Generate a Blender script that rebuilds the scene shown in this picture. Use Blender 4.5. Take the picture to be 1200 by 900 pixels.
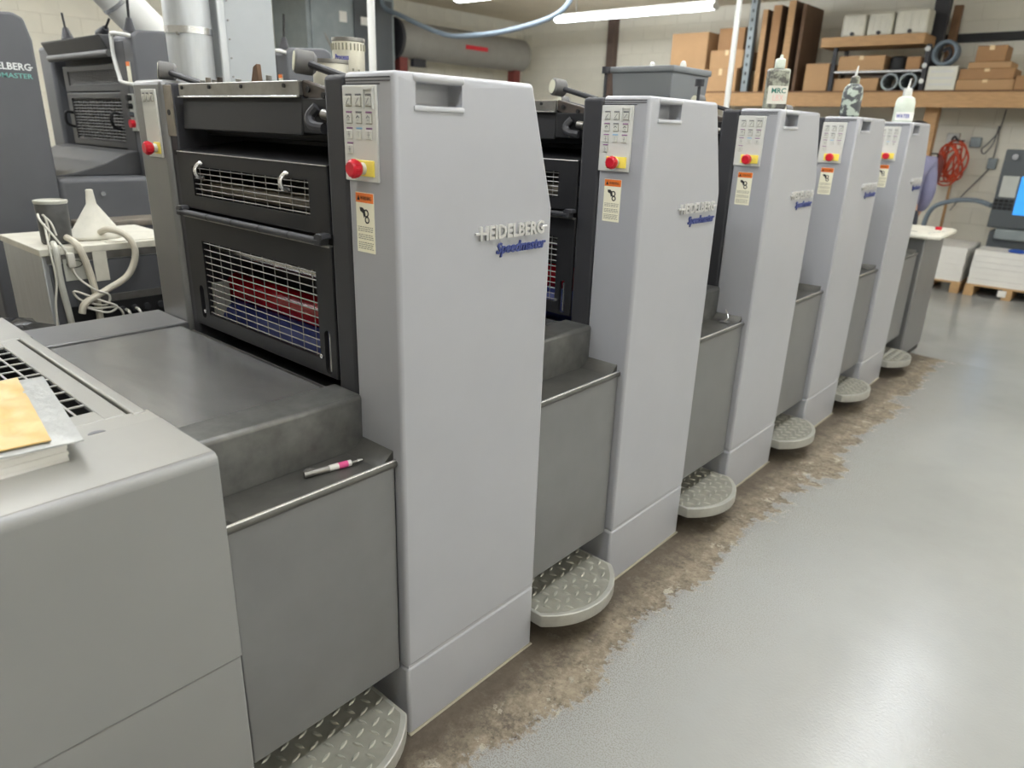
import bpy, bmesh, math, random
from mathutils import Vector, Matrix
random.seed(7)
for o in list(bpy.data.objects): bpy.data.objects.remove(o)
scene = bpy.context.scene
C = scene.collection
# ------------------------------------------------------------------ camera
YAW, PITCH, ROLL = -0.7181, -0.348, 0.0332
fw = Vector((math.sin(YAW)*math.cos(PITCH), math.cos(YAW)*math.cos(PITCH), math.sin(PITCH)))
rt = Vector((math.cos(YAW), -math.sin(YAW), 0)); up = rt.cross(fw)
r2 = rt*math.cos(ROLL)+up*math.sin(ROLL); u2 = -rt*math.sin(ROLL)+up*math.cos(ROLL)
cd = bpy.data.cameras.new('camera'); cam = bpy.data.objects.new('camera', cd); C.objects.link(cam)
M = Matrix((r2, u2, -fw)).transposed().to_4x4(); M.translation = (1.1886, -0.9764, 1.6018)
cam.matrix_world = M
cd.sensor_width = 36; cd.lens = 830.4925/1200*36; cd.clip_end = 60
cd.dof.use_dof = True; cd.dof.focus_distance = 1.95; cd.dof.aperture_fstop = 3.1
scene.camera = cam
# ------------------------------------------------------------------ world, exposure
w = bpy.data.worlds.new('world'); scene.world = w; w.use_nodes = True
w.node_tree.nodes['Background'].inputs[0].default_value = (.8, .85, .9, 1)
w.node_tree.nodes['Background'].inputs[1].default_value = .3
vs = scene.view_settings
vs.view_transform = 'Standard'; vs.look = 'None'; vs.gamma = 1; vs.use_curve_mapping = False
vs.exposure = 0.0
LAMP = 30.0          # emission strength of the fluorescent lenses
# ------------------------------------------------------------------ materials
def lin(c):
    out = []
    for v in c[:3]:
        v /= 255
        out.append(v/12.92 if v <= .04045 else ((v+.055)/1.055)**2.4)
    return (*out, 1)
def mat(name, col, rough=.5, metal=0, var=.06, vscale=6, bump=0, bscale=200, spec=.5, stretch=None, col2=None, thr=None, emit=0, coat=0, trans=0):
    m = bpy.data.materials.new(name); m.use_nodes = True
    nt = m.node_tree; N = nt.nodes; L = nt.links; b = N['Principled BSDF']
    c = lin(col)
    b.inputs['Roughness'].default_value = rough; b.inputs['Metallic'].default_value = metal
    b.inputs['Specular IOR Level'].default_value = spec
    b.inputs['Coat Weight'].default_value = coat
    if trans: b.inputs['Transmission Weight'].default_value = trans
    tc = N.new('ShaderNodeTexCoord'); src = tc.outputs['Object']
    if stretch:
        mp = N.new('ShaderNodeMapping'); mp.inputs['Scale'].default_value = stretch
        L.new(src, mp.inputs[0]); src = mp.outputs[0]
    n = N.new('ShaderNodeTexNoise'); n.inputs['Scale'].default_value = vscale; n.inputs['Detail'].default_value = 5
    n.inputs['Roughness'].default_value = .6
    L.new(src, n.inputs['Vector'])
    r = N.new('ShaderNodeValToRGB')
    if col2 is None:
        r.color_ramp.elements[0].position = .3; r.color_ramp.elements[1].position = .7
        r.color_ramp.elements[0].color = (*[x*(1-var) for x in c[:3]], 1)
        r.color_ramp.elements[1].color = (*[min(1, x*(1+var)) for x in c[:3]], 1)
    else:
        t = thr or (.45, .6)
        r.color_ramp.elements[0].position = t[0]; r.color_ramp.elements[1].position = t[1]
        r.color_ramp.elements[0].color = c; r.color_ramp.elements[1].color = lin(col2)
    L.new(n.outputs['Fac'], r.inputs[0]); L.new(r.outputs[0], b.inputs['Base Color'])
    if bump:
        n2 = N.new('ShaderNodeTexNoise'); n2.inputs['Scale'].default_value = bscale; n2.inputs['Detail'].default_value = 2
        L.new(tc.outputs['Object'], n2.inputs['Vector'])
        bp = N.new('ShaderNodeBump'); bp.inputs['Strength'].default_value = bump; bp.inputs['Distance'].default_value = .002
        L.new(n2.outputs['Fac'], bp.inputs['Height']); L.new(bp.outputs[0], b.inputs['Normal'])
    if emit:
        b.inputs['Emission Color'].default_value = c; b.inputs['Emission Strength'].default_value = emit
    return m
MT = {}
def defm(k, *a, **kw): MT[k] = mat(k, *a, **kw)
defm('tower', (160,161,165), .28, var=.03, vscale=3, bump=.06, bscale=500)
defm('tower_edge', (176,177,180), .4, var=.03)
defm('tower_side', (150,151,152), .42, var=.05, vscale=5, bump=.06, bscale=500)
defm('dark', (54,54,57), .5, spec=.3, var=.08, vscale=8, bump=.05, bscale=400)
defm('guard', (36,36,38), .48, spec=.25, var=.12, vscale=9, bump=.04, bscale=400)
defm('black', (14,14,15), .6, var=.2)
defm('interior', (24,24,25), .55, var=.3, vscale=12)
defm('wire', (150,149,145), .45, metal=.7, var=.15, vscale=30)
defm('deck', (158,158,156), .27, metal=.8, var=.16, vscale=5, bump=.05, bscale=120, stretch=(1,3,1))
defm('rim', (106,106,103), .36, metal=.5, var=.26, vscale=16, bump=.04, bscale=200)
defm('tray', (88,87,83), .38, metal=.45, var=.22, vscale=11, bump=.04, bscale=200)
defm('panel', (120,120,120), .33, metal=.4, var=.05, vscale=7, bump=.05, bscale=350)
defm('delivery', (138,138,137), .4, metal=.15, var=.03, vscale=3, bump=.04, bscale=400)
defm('delivery_sheen', (150,149,143), .4, metal=.1, var=.04, vscale=6, bump=.03, bscale=300)
defm('delivery_top', (156,155,149), .36, metal=.2, var=.04, vscale=6, bump=.03, bscale=300)
defm('step', (138,137,127), .5, metal=.3, var=.14, vscale=16, bump=.05, bscale=300)
defm('lug', (158,157,146), .45, metal=.3, var=.1, vscale=16)
defm('step_rim', (164,163,155), .42, metal=.35, var=.1, vscale=16)
defm('chrome', (205,205,205), .25, metal=.9, var=.08)
defm('steel', (140,138,134), .35, metal=.8, var=.2, vscale=20)
defm('ctl', (202,202,196), .45, var=.03)
defm('ctl_button', (196,196,188), .4, var=.05)
defm('ink_gray', (104,104,108), .5)
defm('purple', (134,84,132), .5)
defm('blue_bar', (120,170,205), .5)
defm('red_btn', (196,26,44), .35, var=.06)
defm('yellow', (242,222,96), .5, var=.05)
defm('orange', (232,120,40), .55, var=.05)
defm('label', (236,232,208), .6, var=.03)
defm('printblack', (28,27,26), .6)
defm('print_gray', (140,137,120), .6)
defm('logo_silver', (196,195,192), .35, metal=.35, var=.05)
defm('logo_blue', (50,62,120), .4, var=.05)
defm('logo_white', (214,216,214), .5)
defm('logo_teal', (110,168,158), .5)
defm('cyl_red', (150,22,32), .25, var=.2, vscale=10, spec=.6)
defm('cyl_blue', (30,46,112), .55, var=.2, vscale=10, spec=.6)
defm('tan_worn', (132,124,112), .5, metal=.3, var=.2, vscale=14)
defm('rust', (74,66,60), .55, metal=.3, var=.3, vscale=25)
defm('rubber', (98,97,95), .6, var=.06)
defm('knob_face', (196,194,172), .5, var=.05)
defm('old_press', (84,85,88), .5, var=.06, vscale=5)
defm('old_dark', (60,60,61), .5, var=.1, vscale=8)
defm('galv', (176,179,180), .38, metal=.55, var=.1, vscale=7, stretch=(6,6,.6))
defm('duct_gray', (160,164,165), .5, var=.04)
defm('white_paint', (200,200,195), .45, var=.03)
defm('wall', (222,218,203), .75, var=.04, vscale=2.5, bump=.25, bscale=60)
defm('mortar', (210,206,190), .85, var=.06)
defm('ceiling', (230,219,198), .85, var=.05, vscale=2)
defm('grid', (172,160,140), .7)
defm('wood', (178,140,96), .6, var=.14, vscale=8, stretch=(1,6,6))
defm('wood_dark', (122,90,62), .65, var=.2, vscale=8, stretch=(6,6,1))
defm('card', (178,142,102), .75, var=.06, vscale=4)
defm('card2', (162,124,86), .75, var=.08, vscale=4)
defm('card_dark', (100,76,56), .75, var=.1)
defm('tape', (222,196,150), .4, var=.04)
defm('paper', (222,220,214), .7, var=.02)
defm('pallet', (184,150,106), .7, var=.14, vscale=10)
defm('jug', (206,204,190), .4, var=.06)
defm('bin', (112,115,117), .55, var=.04, bump=.03)
defm('bottle_dirty', (150,152,136), .35, var=.2, vscale=30, col2=(84,82,76), thr=(.46,.56))
defm('bottle_black', (62,64,66), .4, var=.3, vscale=30, col2=(158,168,156), thr=(.5,.54))
defm('bottle_clear', (196,204,190), .3, var=.08, vscale=20)
defm('green_print', (52,112,100), .6)
defm('pinkprint', (214,170,160), .6)
defm('ink_print', (66,72,150), .6)
defm('can', (206,202,186), .35, metal=.3, var=.1, vscale=20)
defm('envelope', (204,172,104), .42, var=.05, vscale=8, bump=.8, bscale=26)
defm('bubble', (172,174,172), .3, var=.08, vscale=50, bump=.8, bscale=60)
defm('hose_white', (196,190,174), .5, var=.1, vscale=14)
defm('cable', (206,203,192), .5, var=.06)
defm('dirty_white', (204,201,188), .6, var=.08, vscale=16)
defm('jar', (70,70,68), .45, var=.35, vscale=18)
defm('clear_tube', (186,186,176), .3, var=.1)
defm('bag', (20,20,21), .25, var=.3, spec=.6)
defm('heater', (140,138,132), .5, var=.06)
defm('red_steel', (116,52,46), .6, var=.1)
defm('hose_blue', (112,124,134), .5, var=.06)
defm('cord_orange', (196,72,38), .5, var=.12, vscale=20)
defm('post_gray', (132,140,142), .5, metal=.3, var=.1)
defm('post_brown', (96,80,72), .6, var=.1)
defm('console', (72,77,80), .5, var=.04)
defm('screen_blue', (56,140,214), .3, emit=1.0, var=.1, vscale=14)
defm('pale_key', (176,178,172), .5)
defm('blue_thing', (44,84,170), .4)
defm('magenta', (206,70,130), .5)
defm('shirt', (124,123,150), .8, var=.08, vscale=14)
defm('skin', (196,150,126), .55, var=.05)
defm('hair', (38,32,30), .6, var=.2, vscale=40)
defm('trousers', (48,50,60), .8, var=.1)
defm('shoe', (30,29,28), .5)
defm('eye', (240,240,238), .3)
defm('caulk', (150,143,126), .7, var=.1)
defm('lens', (241,246,252), .5, emit=LAMP, var=0)
# floor: painted concrete, worn down to bare stained concrete alongside the press
def floor_material():
    m = bpy.data.materials.new('painted_concrete'); m.use_nodes = True
    nt = m.node_tree; N = nt.nodes; L = nt.links; b = N['Principled BSDF']
    tc = N.new('ShaderNodeTexCoord'); P = tc.outputs['Object']
    def noise(s, d=4, r=.6):
        n = N.new('ShaderNodeTexNoise'); n.inputs['Scale'].default_value = s; n.inputs['Detail'].default_value = d
        n.inputs['Roughness'].default_value = r; L.new(P, n.inputs['Vector']); return n.outputs['Fac']
    def math_(op, a, bb=None, clamp=False):
        n = N.new('ShaderNodeMath'); n.operation = op; n.use_clamp = clamp
        for i, v in enumerate((a, bb)):
            if v is None: continue
            if isinstance(v, (int, float)): n.inputs[i].default_value = v
            else: L.new(v, n.inputs[i])
        return n.outputs[0]
    def ramp(f, p0, p1, c0=(0,0,0,1), c1=(1,1,1,1)):
        r = N.new('ShaderNodeValToRGB'); r.color_ramp.elements[0].position = p0; r.color_ramp.elements[1].position = p1
        r.color_ramp.elements[0].color = c0; r.color_ramp.elements[1].color = c1; L.new(f, r.inputs[0]); return r.outputs[0]
    def mix(f, a, c):
        n = N.new('ShaderNodeMix'); n.data_type = 'RGBA'
        L.new(f, n.inputs[0])
        for i, v in ((6, a), (7, c)):
            if isinstance(v, tuple): n.inputs[i].default_value = v
            else: L.new(v, n.inputs[i])
        return n.outputs[2]
    sx = N.new('ShaderNodeSeparateXYZ'); L.new(P, sx.inputs[0]); X = sx.outputs[0]
    def rng(v, a, b2):
        n = N.new('ShaderNodeMapRange'); n.inputs[1].default_value = a; n.inputs[2].default_value = b2; L.new(v, n.inputs[0]); return n.outputs[0]
    nb = noise(2.2, 6, .62); nm = noise(9, 5); nf = noise(140, 2, .5)
    # distance from the press face plus ragged noise
    d = math_('ADD', X, math_('MULTIPLY', math_('SUBTRACT', nb, .5), -.7))
    d = math_('ADD', d, math_('MULTIPLY', math_('SUBTRACT', nm, .5), .22))
    d = math_('ADD', d, math_('MULTIPLY', rng(sx.outputs[1], 5.2, 6.2), 8.0))
    d = math_('ADD', d, math_('MULTIPLY', math_('SUBTRACT', noise(55, 5, .7), .5), .16))
    worn = rng(d, .28, .2)
    speck = math_('MULTIPLY', rng(d, .62, .26), .75)
    speckle = math_('MULTIPLY', speck, ramp(noise(230, 2, .5), .5, .56))
    paint = ramp(noise(1.1, 6), .3, .72, lin((152,153,151)), lin((167,168,165)))
    bare = ramp(noise(7, 8, .7), .3, .7, lin((76,67,57)), lin((152,140,120)))
    bare = mix(math_('MULTIPLY', ramp(noise(48, 6, .75), .45, .6), .45), bare, lin((170,158,138)))
    bare = mix(math_('MULTIPLY', ramp(noise(33, 6, .75), .56, .64), .6), bare, lin((66,57,48)))
    chips = ramp(noise(13, 6, .65), .60, .625)
    bare2 = mix(chips, bare, lin((172,165,148)))
    dark = math_('MULTIPLY', ramp(noise(26, 6, .7), .58, .7), .75)
    bare3 = mix(dark, bare2, lin((58,50,42)))
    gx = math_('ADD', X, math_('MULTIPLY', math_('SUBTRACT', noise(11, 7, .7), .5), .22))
    bare3 = mix(math_('MULTIPLY', rng(gx, .17, .05), .85), bare3, lin((70,61,50)))  # dark band at the base: grime, with the press's shadow painted in
    worn_i = ramp(worn, .25, .6)
    c1 = mix(speckle, paint, lin((128,121,113)))
    c2 = mix(worn_i, c1, bare3)
    # faint dust and scuffs
    scf = math_('MULTIPLY', ramp(noise(3.3, 9, .75), .6, .75), .18)
    c3 = mix(scf, c2, lin((140,130,112)))
    L.new(c3, b.inputs['Base Color'])
    rr = N.new('ShaderNodeMix'); rr.data_type = 'FLOAT'; L.new(worn_i, rr.inputs[0]); rr.inputs[2].default_value = .2; rr.inputs[3].default_value = .75
    L.new(rr.outputs[0], b.inputs['Roughness'])
    bp = N.new('ShaderNodeBump'); bp.inputs['Strength'].default_value = .22; bp.inputs['Distance'].default_value = .003
    L.new(noise(110, 3, .5), bp.inputs['Height'])
    bp2 = N.new('ShaderNodeBump'); bp2.inputs['Strength'].default_value = .35; bp2.inputs['Distance'].default_value = .004; bp2.invert = True
    L.new(worn_i, bp2.inputs['Height']); L.new(bp.outputs[0], bp2.inputs['Normal'])
    L.new(bp2.outputs[0], b.inputs['Normal'])
    return m
MT['floor'] = floor_material()
# ------------------------------------------------------------------ mesh helpers
def nb(): return bmesh.new()
def _bev(bm, edges, off, seg):
    if off: bmesh.ops.bevel(bm, geom=list(edges), offset=off, segments=seg, profile=.5, affect='EDGES', clamp_overlap=True)
def box(bm, x0, x1, y0, y1, z0, z1, bev=0, seg=2):
    vs_ = [bm.verts.new((x, y, z)) for x in (x0, x1) for y in (y0, y1) for z in (z0, z1)]
    q = [(0,1,3,2),(4,6,7,5),(0,4,5,1),(2,3,7,6),(0,2,6,4),(1,5,7,3)]
    fs = [bm.faces.new([vs_[i] for i in f]) for f in q]
    if bev: _bev(bm, {e for f in fs for e in f.edges}, bev, seg)
    return bm
def prism(bm, poly, ax, a0, a1, bev=0, seg=2):
    """poly: 2-D points in the two other axes (order xyz), extruded along ax"""
    def P(p, a):
        return {'x': (a, p[0], p[1]), 'y': (p[0], a, p[1]), 'z': (p[0], p[1], a)}[ax]
    A = [bm.verts.new(P(p, a0)) for p in poly]; B = [bm.verts.new(P(p, a1)) for p in poly]
    fs = [bm.faces.new(A), bm.faces.new(B[::-1])]
    n = len(poly)
    for i in range(n): fs.append(bm.faces.new([A[i], B[i], B[(i+1) % n], A[(i+1) % n]]))
    bmesh.ops.recalc_face_normals(bm, faces=fs)
    if bev: _bev(bm, {e for f in fs for e in f.edges}, bev, seg)
    return bm
def frame_axes(d):
    d = d.normalized(); a = Vector((0,0,1)) if abs(d.z) < .9 else Vector((1,0,0))
    u = d.cross(a).normalized(); return u, d.cross(u)
def cyl(bm, p0, p1, r0, r1=None, seg=16, caps=True):
    p0, p1 = Vector(p0), Vector(p1); r1 = r0 if r1 is None else r1
    u, v = frame_axes(p1-p0)
    cs = [(math.cos(2*math.pi*i/seg), math.sin(2*math.pi*i/seg)) for i in range(seg)]
    A = [bm.verts.new(p0+(u*c+v*s)*r0) for c, s in cs]; B = [bm.verts.new(p1+(u*c+v*s)*r1) for c, s in cs]
    fs = [bm.faces.new([A[i], A[(i+1) % seg], B[(i+1) % seg], B[i]]) for i in range(seg)]
    if caps: fs += [bm.faces.new(A[::-1]), bm.faces.new(B)]
    bmesh.ops.recalc_face_normals(bm, faces=fs)
    return bm
def smooth_path(pts, n=6):
    pts = [Vector(p) for p in pts]; out = []
    for i in range(len(pts)-1):
        p0 = pts[max(i-1, 0)]; p1 = pts[i]; p2 = pts[i+1]; p3 = pts[min(i+2, len(pts)-1)]
        for k in range(n):
            t = k/n
            out.append(.5*((2*p1)+(-p0+p2)*t+(2*p0-5*p1+4*p2-p3)*t*t+(-p0+3*p1-3*p2+p3)*t**3))
    out.append(pts[-1]); return out
def tube(bm, pts, r, seg=8, smooth=6):
    pts = smooth_path(pts, smooth) if smooth else [Vector(p) for p in pts]
    rings = []; u = None
    for i, p in enumerate(pts):
        d = (pts[min(i+1, len(pts)-1)]-pts[max(i-1, 0)])
        if d.length < 1e-9: d = Vector((0,0,1))
        d.normalize()
        if u is None: u, v = frame_axes(d)
        u = (u-d*u.dot(d)).normalized(); v = d.cross(u)
        rad = r(i/(len(pts)-1)) if callable(r) else r
        rings.append([bm.verts.new(p+(u*math.cos(2*math.pi*k/seg)+v*math.sin(2*math.pi*k/seg))*rad) for k in range(seg)])
    fs = []
    for a, b_ in zip(rings, rings[1:]):
        for k in range(seg): fs.append(bm.faces.new([a[k], a[(k+1) % seg], b_[(k+1) % seg], b_[k]]))
    fs += [bm.faces.new(rings[0][::-1]), bm.faces.new(rings[-1])]
    bmesh.ops.recalc_face_normals(bm, faces=fs)
    return bm
def lathe(bm, prof, c=(0,0,0), seg=24, sx=1, sy=1):
    c = Vector(c); rings = []
    for r, z in prof:
        rings.append([bm.verts.new(c+Vector((r*sx*math.cos(2*math.pi*k/seg), r*sy*math.sin(2*math.pi*k/seg), z))) for k in range(seg)])
    fs = []
    for a, b_ in zip(rings, rings[1:]):
        for k in range(seg): fs.append(bm.faces.new([a[k], a[(k+1) % seg], b_[(k+1) % seg], b_[k]]))
    fs += [bm.faces.new(rings[0][::-1]), bm.faces.new(rings[-1])]
    bmesh.ops.recalc_face_normals(bm, faces=fs)
    return bm
def pill(cx, cz, hw, hh, n=8):
    out = []
    for k in range(n+1): a = math.pi*k/n; out.append((cx+hw*math.cos(a), cz+hh-hw+hw*math.sin(a)))
    for k in range(n+1): a = math.pi+math.pi*k/n; out.append((cx+hw*math.cos(a), cz-hh+hw+hw*math.sin(a)))
    return out
def flat_faces(bm):
    """big flat faces bordered only by thin bevel strips keep their own normal"""
    bm.faces.ensure_lookup_table(); bm.normal_update(); out = []
    for f in bm.faces:
        A = f.calc_area(); ok = True
        for e in f.edges:
            for g in e.link_faces:
                if g is not f and .02 < f.normal.angle(g.normal, 0) < .62 and g.calc_area() > .3*A: ok = False
        out.append(ok)
    return out
def shade(me, flat, angle=35):
    me.set_sharp_from_angle(angle=math.radians(angle))
    for p in me.polygons: p.use_smooth = not flat[p.index]
    return me
def mesh_of(bm, name, angle=35):
    flat = flat_faces(bm)
    me = bpy.data.meshes.new(name); bm.to_mesh(me); bm.free()
    return shade(me, flat, angle)
def O(name, bm, m, parent=None, loc=None, rot=None):
    me = bm if isinstance(bm, bpy.types.Mesh) else mesh_of(bm, name)
    if not me.materials: me.materials.append(MT[m])
    o = bpy.data.objects.new(name, me); C.objects.link(o)
    if parent: o.parent = parent
    if loc: o.location = loc
    if rot: o.rotation_euler = rot
    return o
def tag(o, label, cat, group=None, kind=None):
    if label: o['label'] = label
    if cat: o['category'] = cat
    if group: o['group'] = group
    if kind: o['kind'] = kind
    return o
def thing(name, label, cat, loc=(0,0,0), group=None, rz=0):
    o = bpy.data.objects.new(name, None); C.objects.link(o); o.location = loc; o.rotation_euler = (0,0,rz)
    o.empty_display_size = .1
    return tag(o, label, cat, group)
def lab(o, t): o['label'] = t; return o
def struct(name, bm, m, parent=None):
    o = O(name, bm, m, parent)
    if not parent: o['kind'] = 'structure'
    return o
def copy_tree(o, parent=None):
    c = o.copy(); C.objects.link(c); c.parent = parent
    for ch in list(o.children): copy_tree(ch, c)
    return c
def boolean(bm, cutters):
    """cut a list of bmeshes out of bm; returns a mesh"""
    a = bpy.data.objects.new('a', mesh_of(bm, 'cut')); C.objects.link(a); tmp = []
    for c in cutters:
        b_ = bpy.data.objects.new('b', mesh_of(c, 'cutter')); C.objects.link(b_); tmp.append(b_)
        md = a.modifiers.new('bool', 'BOOLEAN'); md.operation = 'DIFFERENCE'; md.object = b_; md.solver = 'EXACT'
    dg = bpy.context.evaluated_depsgraph_get()
    me = bpy.data.meshes.new_from_object(a.evaluated_get(dg))
    for t in [a]+tmp: bpy.data.objects.remove(t)
    q = bmesh.new(); q.from_mesh(me); fl_ = flat_faces(q); q.free()
    return shade(me, fl_, 30)
def text(name, s, m, parent, org, xd, yd, width, height=None, depth=.002, shear=0, bold=0, wrap=None):
    """flat raised lettering; org = lower left corner, xd/yd = reading and up directions"""
    cu = bpy.data.curves.new('t', 'FONT'); cu.body = s; cu.extrude = .05; cu.shear = shear; cu.offset = bold; cu.resolution_u = 2
    o = bpy.data.objects.new('t', cu); C.objects.link(o)
    dg = bpy.context.evaluated_depsgraph_get(); me = bpy.data.meshes.new_from_object(o.evaluated_get(dg)); bpy.data.objects.remove(o)
    xs = [v.co.x for v in me.vertices]; ys = [v.co.y for v in me.vertices]
    x0, x1, y0, y1 = min(xs), max(xs), min(ys), max(ys)
    sx = width/(x1-x0); sy = (height/(y1-y0)) if height else sx
    xd, yd = Vector(xd), Vector(yd); zd = xd.cross(yd); org = Vector(org)
    for v in me.vertices:
        if wrap:      # lettering bent round a bottle or can: (radius, middle angle)
            a_ = wrap[1]+((v.co.x-x0)*sx-width/2)/wrap[0]; rr_ = wrap[0]+(v.co.z+.05)/.1*depth
            v.co = Vector((rr_*math.cos(a_), rr_*math.sin(a_), org.z+(v.co.y-y0)*sy)); continue
        v.co = org+xd*((v.co.x-x0)*sx)+yd*((v.co.y-y0)*sy)+zd*((v.co.z+.05)/.1*depth)
    me.name = name
    return O(name, me, m, parent)
XY = ((0,1,0),(0,0,1))       # lettering on a face that looks along +X
NY = ((1,0,0),(0,0,1))       # lettering on a face that looks along -Y
# ------------------------------------------------------------------ room
RX0, RX1, RY0, RY1, RZ = -8.4, 6.0, -6.0, 10.0, 3.4
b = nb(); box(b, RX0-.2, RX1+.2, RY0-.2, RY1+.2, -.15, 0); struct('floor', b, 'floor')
b = nb(); box(b, RX0-.2, RX1+.2, RY0-.2, RY1+.2, RZ+.03, RZ+.15); ceil = struct('ceiling', b, 'grid')
b = nb(); box(b, -.595, .595, -.595, .595, 0, .028, .006, 1); pm = mesh_of(b, 'ceiling_panel'); pm.materials.append(MT['ceiling'])
for i in range(12):
    for j in range(13):
        O('ceiling_panel', pm, 'ceiling', ceil, (RX0+.6+1.2*i, RY1-.6-1.2*j, RZ+.004))
b = nb(); box(b, RX0-.2, RX0-.005, RY0, RY1, 0, RZ+.03); wl = struct('wall_left', b, 'mortar')
b = nb(); box(b, RX0-.2, RX1+.2, RY1+.005, RY1+.2, 0, RZ+.03); wb = struct('wall_back', b, 'mortar')
b = nb(); box(b, RX1, RX1+.2, RY0, RY1, 0, RZ+.03); struct('wall_right', b, 'wall')
b = nb(); box(b, RX0-.2, RX1+.2, RY0-.2, RY0, 0, RZ+.03); struct('wall_front', b, 'wall')
def blocks(wall, along, lo, hi, keep):
    bx_ = nb()
    if along == 'y': box(bx_, -.02, 0, -.198, .198, -.098, .098, .003, 1)
    else: box(bx_, -.198, .198, 0, .02, -.098, .098, .003, 1)
    me = mesh_of(bx_, 'concrete_block'); me.materials.append(MT['wall'])
    rest = nb()
    for k in range(17):
        z = .1+.2*k; off = .2*(k % 2); n = int((hi-lo)/.4)+1
        for i in range(n):
            a = lo+.2+.4*i-off
            if a-.2 < lo-.01 or a+.2 > hi+.01: continue
            if keep(a, z):
                O('concrete_block', me, 'wall', wall, (RX0, a, z) if along == 'y' else (a, RY1, z))
            else:
                if along == 'y': box(rest, RX0-.02, RX0, a-.196, a+.196, z-.096, z+.096)
                else: box(rest, a-.196, a+.196, RY1, RY1+.02, z-.096, z+.096)
    tag(O('concrete_blockwork', rest, 'wall', wall), None, None, kind='stuff')
blocks(wl, 'y', RY0, RY1, lambda y, z: y > .2 and z > 1.75)
blocks(wb, 'x', RX0, RX1, lambda x, z: (x < -3.4 and z > 2.0) or (-2.6 < x < 1.0 and z > .3))
# steel columns on the back wall
b = nb(); box(b, -6.42, -6.28, 9.86, 9.998, 0, 3.39, .008); tag(O('steel_column', b, 'post_brown'), 'brown steel column standing against the back wall', 'column')
# ------------------------------------------------------------------ ceiling lights
def ceiling_light(x0, y, label, group=None, rz=0):
    t = thing('ceiling_light', label, 'light', (x0, y, 3.0), group, rz)
    b = nb(); prism(b, [(-.032,.068),(-.03,.1),(.03,.1),(.032,.068)], 'x', 0, 2.45, .004, 1); O('housing', b, 'white_paint', t)
    b = nb(); prism(b, [(-.031,.0675),(-.066,.05),(-.07,.032),(-.058,.01),(-.035,0),(.035,0),(.058,.01),(.07,.032),(.066,.05),(.031,.0675)], 'x', .03, 2.42); O('lens', b, 'lens', t)
    for x in (0, 2.42):
        b = nb(); prism(b, [(-.032,.0675),(-.069,.052),(-.074,.032),(-.061,.008),(-.035,-.003),(.035,-.003),(.061,.008),(.074,.032),(.069,.052),(.032,.0675)], 'x', x+.001, x+.029, .002, 1); O('end_cap', b, 'white_paint', t)
    for x in (.35, 2.1):
        b = nb(); cyl(b, (x,0,.1005), (x,0,.403), .006, seg=8); O('hanger_rod', b, 'steel', t)
for k, y in enumerate((7.7, 5.76, 3.82, 1.88, -.06, -2.0, -3.94)):
    for x0, nm in ((-8.3, 'far left wall'), (-5.8, 'left aisle'), (-2.95, 'press'), (3.5, 'right side')):  # far-left, press and rear-row lights are unseen, added to brighten wall, deck and faces
        if y < -3 or (y > 1 and nm == 'far left wall') or (nm == 'press' and not -1 < y < 4): continue
        if nm == 'left aisle' and k == 0: lb = 'long fluorescent ceiling light hanging beside the stacked cartons'
        elif nm == 'left aisle' and k == 1: lb = 'fluorescent ceiling light hanging above the long gray heater'
        else: lb = 'unseen long white fluorescent ceiling light over the '+nm
        ceiling_light(x0, y, lb, 'fluorescent lights over the '+nm if k > 1 or nm != 'left aisle' else None)
for y0 in (-1.75, .8, 3.35):
    ceiling_light(.55, y0, 'long fluorescent ceiling light running lengthwise above the aisle beside the press', 'fluorescent lights above the aisle', math.pi/2)
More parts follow.
